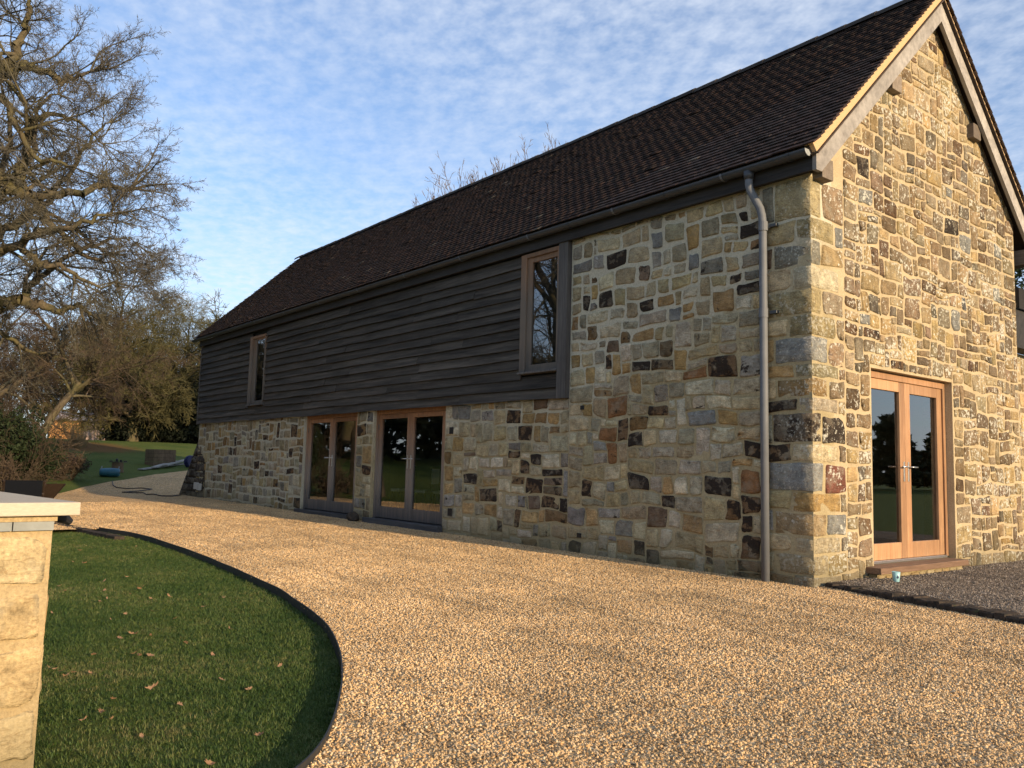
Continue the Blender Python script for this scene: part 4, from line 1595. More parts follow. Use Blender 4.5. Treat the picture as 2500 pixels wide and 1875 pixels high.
# dark paver strip at the tip of the near lawn
ps = empty('paver_strip', (-10, -4.6, 0))
tag(ps, 'short strip of dark grey pavers at the far tip of lawn', 'paving')
a, b = at(128, 1277, 0.05), at(268, 1306, 0.05)
dd = (b - a)
dd.z = 0
ln = dd.length
dd.normalize()
pn = Vector((-dd.y, dd.x, 0))
u = 0.0
while u < ln + 0.3:
    w = prng.uniform(0.28, 0.36)
    o = a + dd * u
    z1 = H(o.x, o.y) + GZ + prng.uniform(0.004, 0.014)
    V = [tuple(Vector((o.x, o.y, 0)) + dd * p + pn * q + Vector((0, 0, z_))) for z_ in (-0.2, z1) for (p, q) in ((0, -0.07), (w - 0.01, -0.07), (w - 0.01, 0.07), (0, 0.07))]
    bev(mesh_obj('paver', V, [(0, 3, 2, 1), (4, 5, 6, 7), (0, 1, 5, 4), (1, 2, 6, 5), (2, 3, 7, 6), (3, 0, 4, 7)], M['kerb'], ps, origin=tuple(o)), 0.006)
    u += w

# ------------------------------------------------------------------ scattering
def proto_collection(name, objs):
    c = bpy.data.collections.new(name)
    for o in objs:
        for cc in list(o.users_collection):
            cc.objects.unlink(o)
        c.objects.link(o)
    return c


def scatter(o, coll, smin, smax, full_rot, seed):
    ng = bpy.data.node_groups.new(o.name, 'GeometryNodeTree')
    ng.interface.new_socket('Geometry', in_out='INPUT', socket_type='NodeSocketGeometry')
    ng.interface.new_socket('Geometry', in_out='OUTPUT', socket_type='NodeSocketGeometry')
    gi = ng.nodes.new('NodeGroupInput')
    go = ng.nodes.new('NodeGroupOutput')
    na = nd(ng, 'GeometryNodeInputNamedAttribute', {'Name': 'dens'}, data_type='FLOAT')
    dpn = nd(ng, 'GeometryNodeDistributePointsOnFaces', {'Mesh': gi.outputs[0], 'Density': na.outputs['Attribute'], 'Seed': seed})
    ci = nd(ng, 'GeometryNodeCollectionInfo', {'Collection': coll, 'Separate Children': True, 'Reset Children': True})
    hi = (6.283, 6.283, 6.283) if full_rot else (0.35, 0.35, 6.283)
    lo = (0, 0, 0) if full_rot else (-0.35, -0.35, 0)
    rv = nd(ng, 'FunctionNodeRandomValue', {0: lo, 1: hi, 'Seed': seed + 1}, data_type='FLOAT_VECTOR')
    rs = nd(ng, 'FunctionNodeRandomValue', {2: smin, 3: smax, 'Seed': seed + 2}, data_type='FLOAT')
    ip = nd(ng, 'GeometryNodeInstanceOnPoints', {'Points': dpn.outputs['Points'], 'Instance': ci.outputs[0], 'Pick Instance': True, 'Rotation': rv.outputs[0], 'Scale': rs.outputs[1]})
    ng.links.new(ip.outputs[0], go.inputs[0])
    md = o.modifiers.new('scatter', 'NODES')
    md.node_group = ng


def surface_with_density(name, V, F, dens):
    used = sorted({i for f in F for i in f})
    mp = {i: k for k, i in enumerate(used)}
    V2 = [V[i] for i in used]
    F2 = [tuple(mp[i] for i in f) for f in F]
    o = mesh_obj(name, V2, F2, None)
    a = o.data.attributes.new('dens', 'FLOAT', 'POINT')
    a.data.foreach_set('value', [dens(v) for v in V2])
    return o


def pebble_proto(i, material, rng):
    bm = bmesh.new()
    bmesh.ops.create_icosphere(bm, subdivisions=2 if i < 2 else 1, radius=1.0)
    sx, sy, sz = rng.uniform(1.0, 1.4), rng.uniform(0.75, 1.0), rng.uniform(0.5, 0.75)
    for v in bm.verts:
        v.co += mnoise.noise_vector(v.co * 1.4 + Vector((i * 9, 0, 0))) * 0.32
        v.co = Vector((v.co.x * sx, v.co.y * sy, v.co.z * sz)) * 0.0066
    me = bpy.data.meshes.new('pebble')
    bm.to_mesh(me)
    bm.free()
    me.polygons.foreach_set('use_smooth', [i % 3 != 0] * len(me.polygons))
    me.materials.append(material)
    return bpy.data.objects.new('pebble', me)


prng = random.Random(77)


def cdist(v):
    return math.hypot(v[0] - CAM.x, v[1] - CAM.y)


def dens_drive(v):
    d = cdist(v)
    if d < 6.5:
        return 5600.0
    if d < 12:
        return 5600 - (d - 6.5) / 5.5 * 4000
    return max(0.0, 1600 - (d - 12) / 12 * 900)


sel = []
for f in gF:
    c = [sum(gV[i][k] for i in f) / len(f) for k in range(3)]
    d = cdist(c)
    fw = (Vector(c) - CAM).dot(_f)
    if d < 22 and fw > 0.8 and c[0] < 5.0 and not (-18.7 < c[0] < -0.05 and c[1] > 0.12):
        sel.append(f)
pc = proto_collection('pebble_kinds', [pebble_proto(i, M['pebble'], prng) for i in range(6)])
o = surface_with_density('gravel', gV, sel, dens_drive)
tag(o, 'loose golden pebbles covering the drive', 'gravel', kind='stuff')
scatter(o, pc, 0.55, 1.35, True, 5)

pc2 = proto_collection('old_pebble_kinds', [pebble_proto(i, M['old_pebble'], prng) for i in range(4)])
oV, oF = [tuple(v.co) for v in old.data.vertices], [tuple(p.vertices) for p in old.data.polygons]
o = surface_with_density('old_gravel', oV, [f for f in oF if oV[f[0]][0] < 4.5 and oV[f[0]][1] < 7], lambda v: 2600.0)
tag(o, 'loose grey brown stones of the old gravel behind the kerb', 'gravel', kind='stuff')
scatter(o, pc2, 0.6, 1.4, True, 9)

# grass
def m_grass(name, c):
    m, t = new_mat(name)
    r = objrand(t)
    big = noise_(t, pos(t), 0.9, 4, 0.6)
    f = math_(t, 'ADD', math_(t, 'MULTIPLY', r, 0.5), math_(t, 'MULTIPLY_ADD', big, 1.1, -0.3))
    col = ramp(t, f, c)
    d = nd(t, 'ShaderNodeBsdfPrincipled', {'Base Color': col, 'Roughness': 0.55, 'Specular IOR Level': 0.3}).outputs[0]
    tr = nd(t, 'ShaderNodeBsdfTranslucent', {0: col}).outputs[0]
    nd(t, 'ShaderNodeOutputMaterial', {0: nd(t, 'ShaderNodeMixShader', {0: 0.3, 1: d, 2: tr}).outputs[0]})
    return m


M['grass'] = m_grass('grass_blade', [(0.15, (0.034, 0.070, 0.014)), (0.45, (0.070, 0.118, 0.026)), (0.7, (0.128, 0.160, 0.042)), (0.92, (0.26, 0.23, 0.10))])


def grass_proto(i, rng):
    V, F = [], []
    for b in range(15):
        bx, by = rng.gauss(0, 0.016), rng.gauss(0, 0.016)
        a = rng.uniform(0, 6.283)
        h = rng.uniform(0.011, 0.029)
        lean = rng.uniform(0.1, 1.0) * h
        w = rng.uniform(0.0011, 0.0019)
        dx, dy = math.cos(a), math.sin(a)
        px_, py_ = -dy * w, dx * w
        k = len(V)
        for (s, ww) in ((0, 1.0), (0.55, 0.85), (1.0, 0.1)):
            cx, cy, cz = bx + dx * lean * s * s, by + dy * lean * s * s, h * s * (1 - 0.25 * s)
            V += [(cx - px_ * ww, cy - py_ * ww, cz), (cx + px_ * ww, cy + py_ * ww, cz)]
        F += [(k, k + 1, k + 3, k + 2), (k + 2, k + 3, k + 5, k + 4)]
    me = bpy.data.meshes.new('grass_tuft')
    me.from_pydata(V, [], F)
    me.materials.append(M['grass'])
    return bpy.data.objects.new('grass_tuft', me)


gc = proto_collection('grass_kinds', [grass_proto(i, prng) for i in range(6)])
cols_ = []
for x in [-9.4 + 11.36 * k / 90 for k in range(91)]:
    yb = edge_y(x) - 0.012
    ya = -9.3
    cols_.append([(x, ya + (yb - ya) * q / 20, H(x, ya + (yb - ya) * q / 20) + 0.0) for q in range(21)])
V, F = strip_mesh(cols_)


def dens_grass(v):
    d = cdist(v)
    k_ = 0.75 + 0.5 * mnoise.noise((v[0] * 1.7, v[1] * 1.7, 2))
    return k_ * (2300.0 if d < 6.5 else max(900.0, 2300 - (d - 6.5) * 220))


o = surface_with_density('grass', V, F, dens_grass)
tag(o, 'short green grass of the near lawn inside the edging', 'grass', kind='stuff')
scatter(o, gc, 0.7, 1.3, False, 31)

# fallen oak leaves on the near lawn
M['dead_leaf'] = m_leaf('dead_leaf', [(0.1, (0.22, 0.11, 0.05)), (0.5, (0.34, 0.20, 0.11)), (0.9, (0.42, 0.30, 0.19))], 0.15)


def leaf_mesh(rng):
    n = 8
    V = [(0, 0, 0)]
    l, w = rng.uniform(0.035, 0.05), rng.uniform(0.016, 0.024)
    cl_ = rng.uniform(4, 14)
    for k in range(2 * n):
        a = 2 * math.pi * k / (2 * n)
        r = 1.0 if k % 2 else 0.68
        x, y = math.cos(a) * l * r, math.sin(a) * w * r
        V.append((x, y, cl_ * x * x + cl_ * 2 * y * y * (1 if rng.random() < 0.8 else -0.3)))
    F = [(0, k + 1, (k + 1) % (2 * n) + 1) for k in range(2 * n)]
    me = bpy.data.meshes.new('fallen_leaf')
    me.from_pydata(V, [], F)
    me.materials.append(M['dead_leaf'])
    return me


lm = [leaf_mesh(prng) for _ in range(6)]
LEAF_PX = [(175, 1370), (150, 1425), (160, 1440), (265, 1460), (240, 1470), (320, 1450), (345, 1440), (370, 1455), (370, 1485), (485, 1446), (545, 1452), (345, 1430), (430, 1510), (320, 1545), (288, 1555), (275, 1510), (450, 1565),
           (365, 1545), (330, 1595), (345, 1600), (362, 1603), (155, 1640), (178, 1635), (165, 1645), (215, 1645), (370, 1675), (540, 1660), (280, 1705), (440, 1722), (245, 1735), (270, 1752), (205, 1760), (345, 1790),
           (125, 1500), (130, 1595), (120, 1635), (300, 1500), (410, 1460), (450, 1445), (500, 1475), (520, 1590), (310, 1410), (190, 1345), (210, 1375), (255, 1440), (605, 1680), (685, 1625), (690, 1420), (640, 1790), (520, 1860), (230, 1600), (260, 1420), (330, 1330), (560, 1530)]
for i, (px, py) in enumerate(LEAF_PX):
    P = at(px + prng.uniform(-6, 6), py + prng.uniform(-5, 5), 0.035)
    o = bpy.data.objects.new('fallen_leaf', lm[i % 6])
    COL.objects.link(o)
    o.location = (P.x, P.y, H(P.x, P.y) + prng.uniform(0.02, 0.032))
    o.rotation_euler = (prng.uniform(-0.5, 0.5), prng.uniform(-0.5, 0.5), prng.uniform(0, 6.28))
    s_ = prng.uniform(0.45, 0.85)
    o.scale = (s_, s_, s_)
    tag(o, 'dry brown oak leaf lying in the grass of the near lawn', 'leaf', 'fallen leaves on the near lawn')

# ------------------------------------------------------------------ trees
def grow(p, d, length, r, lev, rng, segs, Q):
    n = Q['nseg'][lev]
    st = length / n
    kids = Q['kids'][lev] if lev < len(Q['kids']) else 0
    wob_, trop = Q['wob'][lev], Q['trop'][lev]
    r_end = r * Q['taper'][lev]
    for i in range(n):
        d = Vector((d.x + rng.gauss(0, wob_), d.y + rng.gauss(0, wob_), d.z + rng.gauss(0, wob_) + trop)).normalized()
        p2 = p + d * st
        ra, rb = r + (r_end - r) * i / n, r + (r_end - r) * (i + 1) / n
        segs.append((p.x, p.y, p.z, p2.x, p2.y, p2.z, ra, rb))
        if kids and (i > 0 or lev > 1 or n < 3):
            m_ = kids / n
            c = int(m_) + (1 if rng.random() < m_ - int(m_) else 0)
            for _ in range(c):
                f = rng.random()
                spawn(p.lerp(p2, f), d, length, rb, lev, (i + f) / n, rng, segs, Q)
        p = p2
    if kids:
        for _ in range(2):
            spawn(p, d, length, r_end * 1.2, lev, 0.9, rng, segs, Q, 0.5)
    return p


def spawn(p, d, length, r, lev, frac, rng, segs, Q, ang_k=1.0):
    a = Q['ang'][lev] * ang_k * rng.uniform(0.6, 1.35)
    o = d.orthogonal().normalized()
    o.rotate(Matrix.Rotation(rng.uniform(0, 6.283), 3, d))
    nd_ = (d * math.cos(a) + o * math.sin(a)).normalized()
    ll = length * Q['ratio'][lev] * rng.uniform(0.6, 1.25) * (1.15 - 0.5 * frac)
    rr = max(Q['rmin'], min(r * 0.75, ll * Q['thick']))
    grow(p, nd_, ll, rr, lev + 1, rng, segs, Q)


def segs_mesh(name, segs, sides, material, parent, kind=None):
    a = np.asarray(segs, dtype=np.float64)
    p0, p1, r0, r1 = a[:, 0:3], a[:, 3:6], a[:, 6:7], a[:, 7:8]
    ax = p1 - p0
    ln = np.linalg.norm(ax, axis=1, keepdims=True) + 1e-9
    ax /= ln
    p0 = p0 - ax * np.minimum(r0 * 0.5, ln * 0.2)
    ref = np.where(np.abs(ax[:, 2:3]) < 0.9, np.array([[0, 0, 1.0]]), np.array([[1.0, 0, 0]]))
    e1 = np.cross(ax, ref)
    e1 /= np.linalg.norm(e1, axis=1, keepdims=True)
    e2 = np.cross(ax, e1)
    n = len(a)
    V = np.empty((n, 2 * sides, 3))
    for k in range(sides):
        t_ = 2 * math.pi * k / sides
        o = e1 * math.cos(t_) + e2 * math.sin(t_)
        V[:, k] = p0 + o * r0
        V[:, sides + k] = p1 + o * r1
    F = np.empty((n, sides, 4), dtype=np.int32)
    b = (np.arange(n) * 2 * sides)[:, None]
    for k in range(sides):
        k2 = (k + 1) % sides
        F[:, k] = b + np.array([[k, k + sides, k2 + sides, k2]])
    return V.reshape(-1, 3), F.reshape(-1, 4)


def tree_object(name, base, segs, mt, mc, label, cat='tree', group=None, split=0.05):
    root = empty(name, base)
    tag(root, label, cat, group)
    big = [s for s in segs if s[6] >= split]
    thin = [s for s in segs if s[6] < split]
    if big:
        V, F = segs_mesh(name, big, 7, None, None)
        np_mesh('trunk', V, F, mt, root, smooth=True)
    if thin:
        V, F = segs_mesh(name, thin, 3, None, None)
        np_mesh('crown', V, F, mc, root)
    return root


M['oak_bark'] = m_bark('oak_bark', (0.075, 0.060, 0.042, 1), (0.155, 0.125, 0.085, 1), 0.75)
M['oak_twig'] = m_bark('oak_twig', (0.078, 0.070, 0.057, 1), (0.145, 0.130, 0.104, 1), 0.35, 2)
M['olive_twig'] = m_bark('olive_twig', (0.066, 0.062, 0.030, 1), (0.128, 0.115, 0.055, 1), 0.45, 1.0)
M['brown_twig'] = m_bark('brown_twig', (0.058, 0.044, 0.033, 1), (0.112, 0.080, 0.056, 1), 0.15, 0.5)
M['ash_twig'] = m_bark('ash_twig', (0.12, 0.095, 0.08, 1), (0.22, 0.17, 0.14, 1), 0.0, 2)

# the big oak: main limbs drawn out, the rest grown from them
trng2 = random.Random(12)
QOAK = dict(nseg=[6, 6, 4, 3, 2], kids=[0, 9, 7, 4.0], wob=[0.2, 0.17, 0.2, 0.22, 0.25], trop=[0.02, 0.02, 0.015, 0.01, 0.0], taper=[0.4, 0.3, 0.35, 0.4, 0.4],
            ang=[0.9, 0.8, 0.85, 0.9], ratio=[0.5, 0.50, 0.48, 0.50], rmin=0.0045, thick=0.020)
oak_base = Vector((-21.5, -6.6, H(-21.5, -6.6)))
LIMBS = [  # pixel, pixel, distance
    ([(-170, 1010, 26.5), (-120, 860, 26), (0, 757, 25.5), (95, 738, 25), (170, 737, 24.8), (235, 758, 24.8), (300, 745, 25)], 0.26),
    ([(-150, 880, 26), (-90, 600, 26), (-20, 455, 25.5), (50, 440, 25), (105, 465, 25), (150, 480, 24.8), (215, 470, 24.5), (300, 462, 24), (380, 450, 24), (455, 462, 24)], 0.24),
    ([(-150, 700, 26.5), (-60, 330, 26.5), (0, 200, 26), (55, 185, 26), (112, 160, 26), (185, 178, 25.5), (255, 195, 25.5), (330, 175, 25)], 0.20),
    ([(50, 187, 26), (95, 130, 26), (120, 75, 26), (140, 15, 26), (150, -60, 26)], 0.13),
    ([(-120, 640, 26.5), (0, 520, 27), (100, 430, 27.5), (150, 340, 27.5), (165, 270, 27.5), (230, 230, 28)], 0.15),
    ([(-100, 800, 26), (0, 640, 25), (110, 592, 24), (200, 560, 23.5), (300, 548, 23), (400, 520, 23)], 0.15),
    ([(-60, 640, 26), (60, 560, 27), (170, 500, 28), (260, 420, 28.5), (340, 330, 29), (390, 300, 29)], 0.13),
    ([(-120, 820, 26), (-20, 800, 26.5), (60, 820, 27), (150, 860, 27), (220, 850, 27)], 0.11),
    ([(-150, 700, 26.5), (-140, 420, 27), (-110, 200, 27.5), (-80, 0, 28), (-60, -150, 28)], 0.30),
    ([(-80, 60, 28), (20, -10, 27.5), (90, -60, 27), (180, -90, 27)], 0.13),
    ([(0, 520, 27), (60, 400, 28), (80, 300, 28.5), (60, 230, 28.5), (20, 160, 28.5)], 0.10),
    ([(105, 465, 25), (120, 390, 25), (145, 300, 25), (220, 285, 25), (300, 300, 25), (370, 350, 25)], 0.11),
    ([(150, 480, 24.8), (200, 540, 24.5), (280, 600, 24), (350, 640, 24), (430, 640, 24)], 0.10),
    ([(110, 592, 24), (170, 640, 24), (260, 660, 23.6), (350, 700, 23.5), (420, 690, 23.5)], 0.09),
    ([(95, 738, 25), (160, 690, 26), (230, 640, 26), (330, 600, 26), (420, 580, 26), (470, 590, 26)], 0.10),
    ([(0, 200, 26), (60, 260, 25), (150, 380, 24.5), (240, 390, 24), (320, 420, 24)], 0.10),
]
osegs = []
trunk_top = CAM + ray(-160, 760) * 26.5
pts = [oak_base + Vector((0, 0, -0.3)), oak_base.lerp(trunk_top, 0.35), oak_base.lerp(trunk_top, 0.7) + Vector((0.1, 0.1, 0)), trunk_top, CAM + ray(-150, 640) * 26.5]
rad = [0.75, 0.52, 0.46, 0.40, 0.34]
for i in range(4):
    osegs.append((*pts[i], *pts[i + 1], rad[i], rad[i + 1]))
for poly, r0 in LIMBS:
    P_ = [CAM + ray(-150 + (a + 150) * 0.77, b) * c for a, b, c in poly]
    # smooth, kinked centreline
    fine = []
    for i in range(len(P_) - 1):
        q0, q1, q2, q3 = P_[max(i - 1, 0)], P_[i], P_[i + 1], P_[min(i + 2, len(P_) - 1)]
        for k in range(4):
            s = k / 4
            fine.append(0.5 * ((2 * q1) + (q2 - q0) * s + (2 * q0 - 5 * q1 + 4 * q2 - q3) * s * s + (3 * q1 - q0 - 3 * q2 + q3) * s ** 3)
                        + Vector((trng2.gauss(0, 0.05), trng2.gauss(0, 0.05), trng2.gauss(0, 0.05))))
    fine.append(P_[-1])
    n = len(fine) - 1
    for i in range(n):
        ra, rb = r0 * (1 - 0.82 * i / n), r0 * (1 - 0.82 * (i + 1) / n)
        osegs.append((*fine[i], *fine[i + 1], ra, rb))
        seg = fine[i + 1] - fine[i]
        m_ = seg.length * 2.0
        c = int(m_) + (1 if trng2.random() < m_ - int(m_) else 0)
        if i < 3:
            c = min(c, 1)
        for _ in range(c):
            d = seg.normalized()
            a_ = trng2.uniform(0.5, 1.25)
            o = d.orthogonal().normalized()
            o.rotate(Matrix.Rotation(trng2.uniform(0, 6.283), 3, d))
            nd_ = d * math.cos(a_) + o * math.sin(a_)
            ll = trng2.uniform(1.2, 3.0) * (1.1 - 0.62 * i / n)
            grow(fine[i].lerp(fine[i + 1], trng2.random()), nd_, ll, min(rb * 0.6, ll * 0.022), 1, trng2, osegs, QOAK)
    dl = (fine[-1] - fine[-2]).normalized()
    for _ in range(4):
        grow(fine[-1], (dl + Vector((trng2.gauss(0, .35), trng2.gauss(0, .35), trng2.gauss(0, .35)))).normalized(), trng2.uniform(0.9, 1.7), r0 * 0.17, 1, trng2, osegs, QOAK)
# limbs on the side away from the picture keep the tree whole
for k in range(7):
    a_ = R(150 + 35 * k)
    p0 = trunk_top + Vector((0, 0, trng2.uniform(-1, 2.5)))
    d = Vector((math.cos(a_) * 0.9, -abs(math.sin(a_)) - 0.15, trng2.uniform(0.1, 0.8))).normalized()
    grow(p0, d, trng2.uniform(5, 7.5), 0.2, 1, trng2, osegs, dict(QOAK, kids=[0, 9, 7, 3], nseg=[6, 8, 4, 3, 2]))
tree_object('oak_tree', tuple(oak_base), osegs, M['oak_bark'], M['oak_twig'], 'huge bare oak with mossy limbs reaching in from the left edge', split=0.035)


def free_tree(name, base, height, spread, seed, Q, mt, mc, label, nl=7, lean=(0, 0), fork=0.25, group=None, r0=None, el=(0.35, 1.2), split=0.05, make=True):
    rg = random.Random(seed)
    sg = []
    b = Vector(base)
    r0 = r0 or height * 0.022
    tp = b + Vector((lean[0], lean[1], height * fork))
    mid = b.lerp(tp, 0.5) + Vector((rg.gauss(0, .05), rg.gauss(0, .05), 0))
    sg.append((*(b + Vector((0, 0, -0.3))), *mid, r0 * 1.3, r0))
    sg.append((*mid, *tp, r0, r0 * 0.85))
    for k in range(nl):
        a_ = 2 * math.pi * (k + rg.uniform(-.3, .3)) / nl
        e = rg.uniform(*el)
        d = Vector((math.cos(a_) * math.cos(e), math.sin(a_) * math.cos(e), math.sin(e)))
        ll = spread * math.cos(e) + (height * (1 - fork)) * math.sin(e)
        ll *= rg.uniform(0.55, 0.8)
        st = b.lerp(tp, rg.uniform(0.75, 1.0))
        grow(st, d, ll, r0 * rg.uniform(0.4, 0.65), 1, rg, sg, Q)
    if not make:
        return sg
    return tree_object(name, base, sg, mt, mc, label, group=group, split=split)


# spreading olive-green tree on the crest in front of the shed
QTH = dict(nseg=[5, 6, 4, 3, 2], kids=[0, 15, 11, 6], wob=[0.2, 0.16, 0.2, 0.25, 0.3], trop=[0, 0.0, -0.02, -0.03, -0.02], taper=[0.4, 0.3, 0.4, 0.4, 0.5],
           ang=[0.9, 0.75, 0.8, 0.9], ratio=[0.5, 0.46, 0.48, 0.55], rmin=0.008, thick=0.018)
b2 = at(226, 1074)
free_tree('hawthorn_tree', (b2.x, b2.y, H(b2.x, b2.y)), 12.5, 6.8, 7, dict(QTH, rmin=0.016, kids=[0, 16, 12, 6]), M['oak_bark'], M['olive_twig'], 'dense olive-brown spreading tree on the crest before the shed', nl=18, fork=0.2, r0=0.21, el=(0.05, 1.35))
# leaning mossy tree among the shrubs
b3 = at(48, 1080)
free_tree('leaning_tree', (b3.x + 3, b3.y, H(b3.x + 3, b3.y)), 7.0, 4.0, 19, dict(QTH, kids=[0, 12, 8, 4]), M['oak_bark'], M['brown_twig'], 'leaning mossy tree rising from the shrubs left of the shed', nl=8, lean=(0.6, 1.6), fork=0.42, r0=0.15, el=(0.1, 1.2))
b4 = at(20, 1085)
free_tree('thicket_tree', (b4.x - 2, b4.y - 1.0, H(b4.x - 2, b4.y)), 8.5, 5.0, 23, dict(QTH, kids=[0, 13, 9, 4]), M['oak_bark'], M['brown_twig'], 'brown twiggy tree behind the shrubs at the left edge', nl=10, fork=0.2, r0=0.22, el=(0.1, 1.3))
b5 = CAM + ray(325, 1060) * 54
free_tree('field_maple', (b5.x, b5.y, H(b5.x, b5.y)), 10.8, 4.0, 29, dict(QTH, kids=[0, 15, 12, 5], rmin=0.016), M['oak_bark'], M['olive_twig'], 'round-topped bare tree behind the spreading one, toward the barn', nl=13, fork=0.15, r0=0.3, el=(0.1, 1.35))

# tree tops showing above the ridge
QASH = dict(nseg=[6, 7, 5, 3, 2], kids=[0, 9, 5, 2], wob=[0.1, 0.07, 0.10, 0.15, 0.2], trop=[0.05, 0.10, 0.14, 0.12, 0.1], taper=[0.5, 0.3, 0.35, 0.4, 0.5],
            ang=[0.5, 0.45, 0.5, 0.6], ratio=[0.5, 0.45, 0.5, 0.5], rmin=0.010, thick=0.014)
for i, (px, py, D, lab) in enumerate(((1205, 468, 34, 'wider bare ash top showing above the middle of the ridge'), (1330, 366, 36, 'smaller bare ash top poking over the ridge nearer the gable'))):
    P = CAM + ray(px, py) * D
    free_tree('ash_tree', (P.x, P.y, 0.0), P.z + 0.4, 3.4 if i == 0 else 2.0, 41 + i, QASH, M['ash_twig'], M['ash_twig'], lab, nl=17 if i == 0 else 10, fork=0.55, r0=0.14, el=(0.75, 1.45), group='ash trees behind the barn')

# ------------------------------------------------------------------ leafy masses
def leaf_cloud(rg, centre, radii, n, size, flat=0.45):
    c = np.array(centre)
    u = rg.normal(size=(n, 3))
    u /= np.linalg.norm(u, axis=1, keepdims=True)
    rr = rg.uniform(0.55, 1.0, size=(n, 1)) ** 0.6
    lump = 0.78 + 0.22 * np.sin(u[:, 0:1] * 5 + centre[0]) * np.cos(u[:, 1:2] * 6 + centre[1]) + 0.12 * np.sin(u[:, 2:3] * 9)
    p = c + u * rr * lump * np.array(radii)
    a = rg.normal(size=(n, 3))
    a /= np.linalg.norm(a, axis=1, keepdims=True)
    b = np.cross(a, rg.normal(size=(n, 3)))
    b /= np.linalg.norm(b, axis=1, keepdims=True)
    s = size * rg.uniform(0.5, 1.3, size=(n, 1))
    V = np.stack([p - a * s, p + b * s * flat, p + a * s, p - b * s * flat], axis=1)
    return V.reshape(-1, 3)


def quads(V):
    return np.arange(len(V), dtype=np.int32).reshape(-1, 4)


M['evergreen'] = m_leaf('evergreen_leaf', [(0.2, (0.010, 0.018, 0.008)), (0.55, (0.028, 0.042, 0.016)), (0.9, (0.060, 0.075, 0.032))], 0.15)
M['dark_green'] = m_leaf('dark_green_leaf', [(0.2, (0.006, 0.009, 0.005)), (0.6, (0.014, 0.019, 0.010)), (0.9, (0.028, 0.032, 0.017))], 0.05)
M['dead_plant'] = m_leaf('dead_plant', [(0.2, (0.035, 0.025, 0.019)), (0.6, (0.07, 0.048, 0.036)), (0.9, (0.12, 0.085, 0.06))], 0.2)
M['straw'] = m_leaf('straw', [(0.2, (0.22, 0.16, 0.08)), (0.8, (0.40, 0.31, 0.17))], 0.2)
nrg = np.random.default_rng(5)


def shrub(name, px, py, dist, wpx, hpx, material, label, n=2600, size=0.06, stems=14, group=None, twig=None):
    P = CAM + ray(px, py) * dist
    gx_, gy_ = P.x, P.y
    g = H(gx_, gy_)
    w, h = wpx / FPX * dist / 2, hpx / FPX * dist
    root = empty(name, (gx_, gy_, g))
    tag(root, label, 'shrub', group)
    V = []
    nl = 7
    for k in range(nl):
        a = 2 * math.pi * k / nl
        V.append(leaf_cloud(nrg, (gx_ + math.cos(a) * w * 0.5, gy_ + math.sin(a) * w * 0.5, g + h * nrg.uniform(0.35, 0.68)), (w * 0.6, w * 0.6, h * 0.34), n // nl, size))
    V = np.concatenate(V)
    V[:, 2] = np.maximum(V[:, 2], g + 0.02)
    np_mesh('foliage', V, quads(V), material, root)
    rg = random.Random(int(px))
    sg = []
    for k in range(stems):
        a = rg.uniform(0, 6.283)
        d = Vector((math.cos(a) * 0.35, math.sin(a) * 0.35, 1)).normalized()
        grow(Vector((gx_ + math.cos(a) * w * 0.25, gy_ + math.sin(a) * w * 0.25, g - 0.05)), d, h * rg.uniform(0.6, 1.0), 0.009, 2, rg, sg, dict(QTH, kids=[0, 0, 7, 3], trop=[0, 0, 0.03, 0.03, 0]))
    Vs, Fs = segs_mesh('stem', sg, 3, None, None)
    np_mesh('stem', Vs, Fs, twig or M['brown_twig'], root)
    return root


shrub('evergreen_shrub', 18, 1165, 26.5, 120, 190, M['evergreen'], 'tall dark evergreen shrub at the left edge above the black chair', 4200, 0.05)
shrub('evergreen_shrub', 88, 1160, 27.5, 110, 125, M['evergreen'], 'dark evergreen shrub in the middle of the left bed', 3600, 0.05)
shrub('dead_shrub', 160, 1142, 29.5, 105, 62, M['dead_plant'], 'brown faded shrub nearest the open lawn', 2600, 0.035, 26)
shrub('dead_shrub', -10, 1182, 25, 90, 80, M['dead_plant'], 'brown dead perennials low at the left edge', 1800, 0.035, 20)
shrub('ivy_bush', 20, 1100, 33, 150, 150, M['evergreen'], 'broad ivy-dark bush behind the front shrubs', 4600, 0.06, 10)
shrub('ivy_bush', 110, 1085, 34, 80, 65, M['evergreen'], 'small ivy bush at the foot of the leaning tree', 2200, 0.06, 8)
# pale dead grass tuft
P = at(192, 1092)
root = empty('grass_clump', (P.x, P.y, H(P.x, P.y)))
tag(root, 'tuft of tall pale dead grass beside the brown shrub', 'grass clump')
V, F = [], []
rg = random.Random(3)
for k in range(220):
    a, s_ = rg.uniform(0, 6.28), rg.uniform(0, 0.55)
    x0, y0 = P.x + math.cos(a) * s_ * 0.6, P.y + math.sin(a) * s_ * 0.6
    h = rg.uniform(0.5, 1.0)
    l = rg.uniform(0.05, 0.4)
    q = len(V)
    z0 = H(x0, y0)
    V += [(x0 - 0.008, y0 - 0.008, z0), (x0 + 0.008, y0 + 0.008, z0), (x0 + math.cos(a) * l, y0 + math.sin(a) * l, z0 + h)]
    F.append((q, q + 1, q + 2))
mesh_obj('blades', V, F, M['straw'], root)

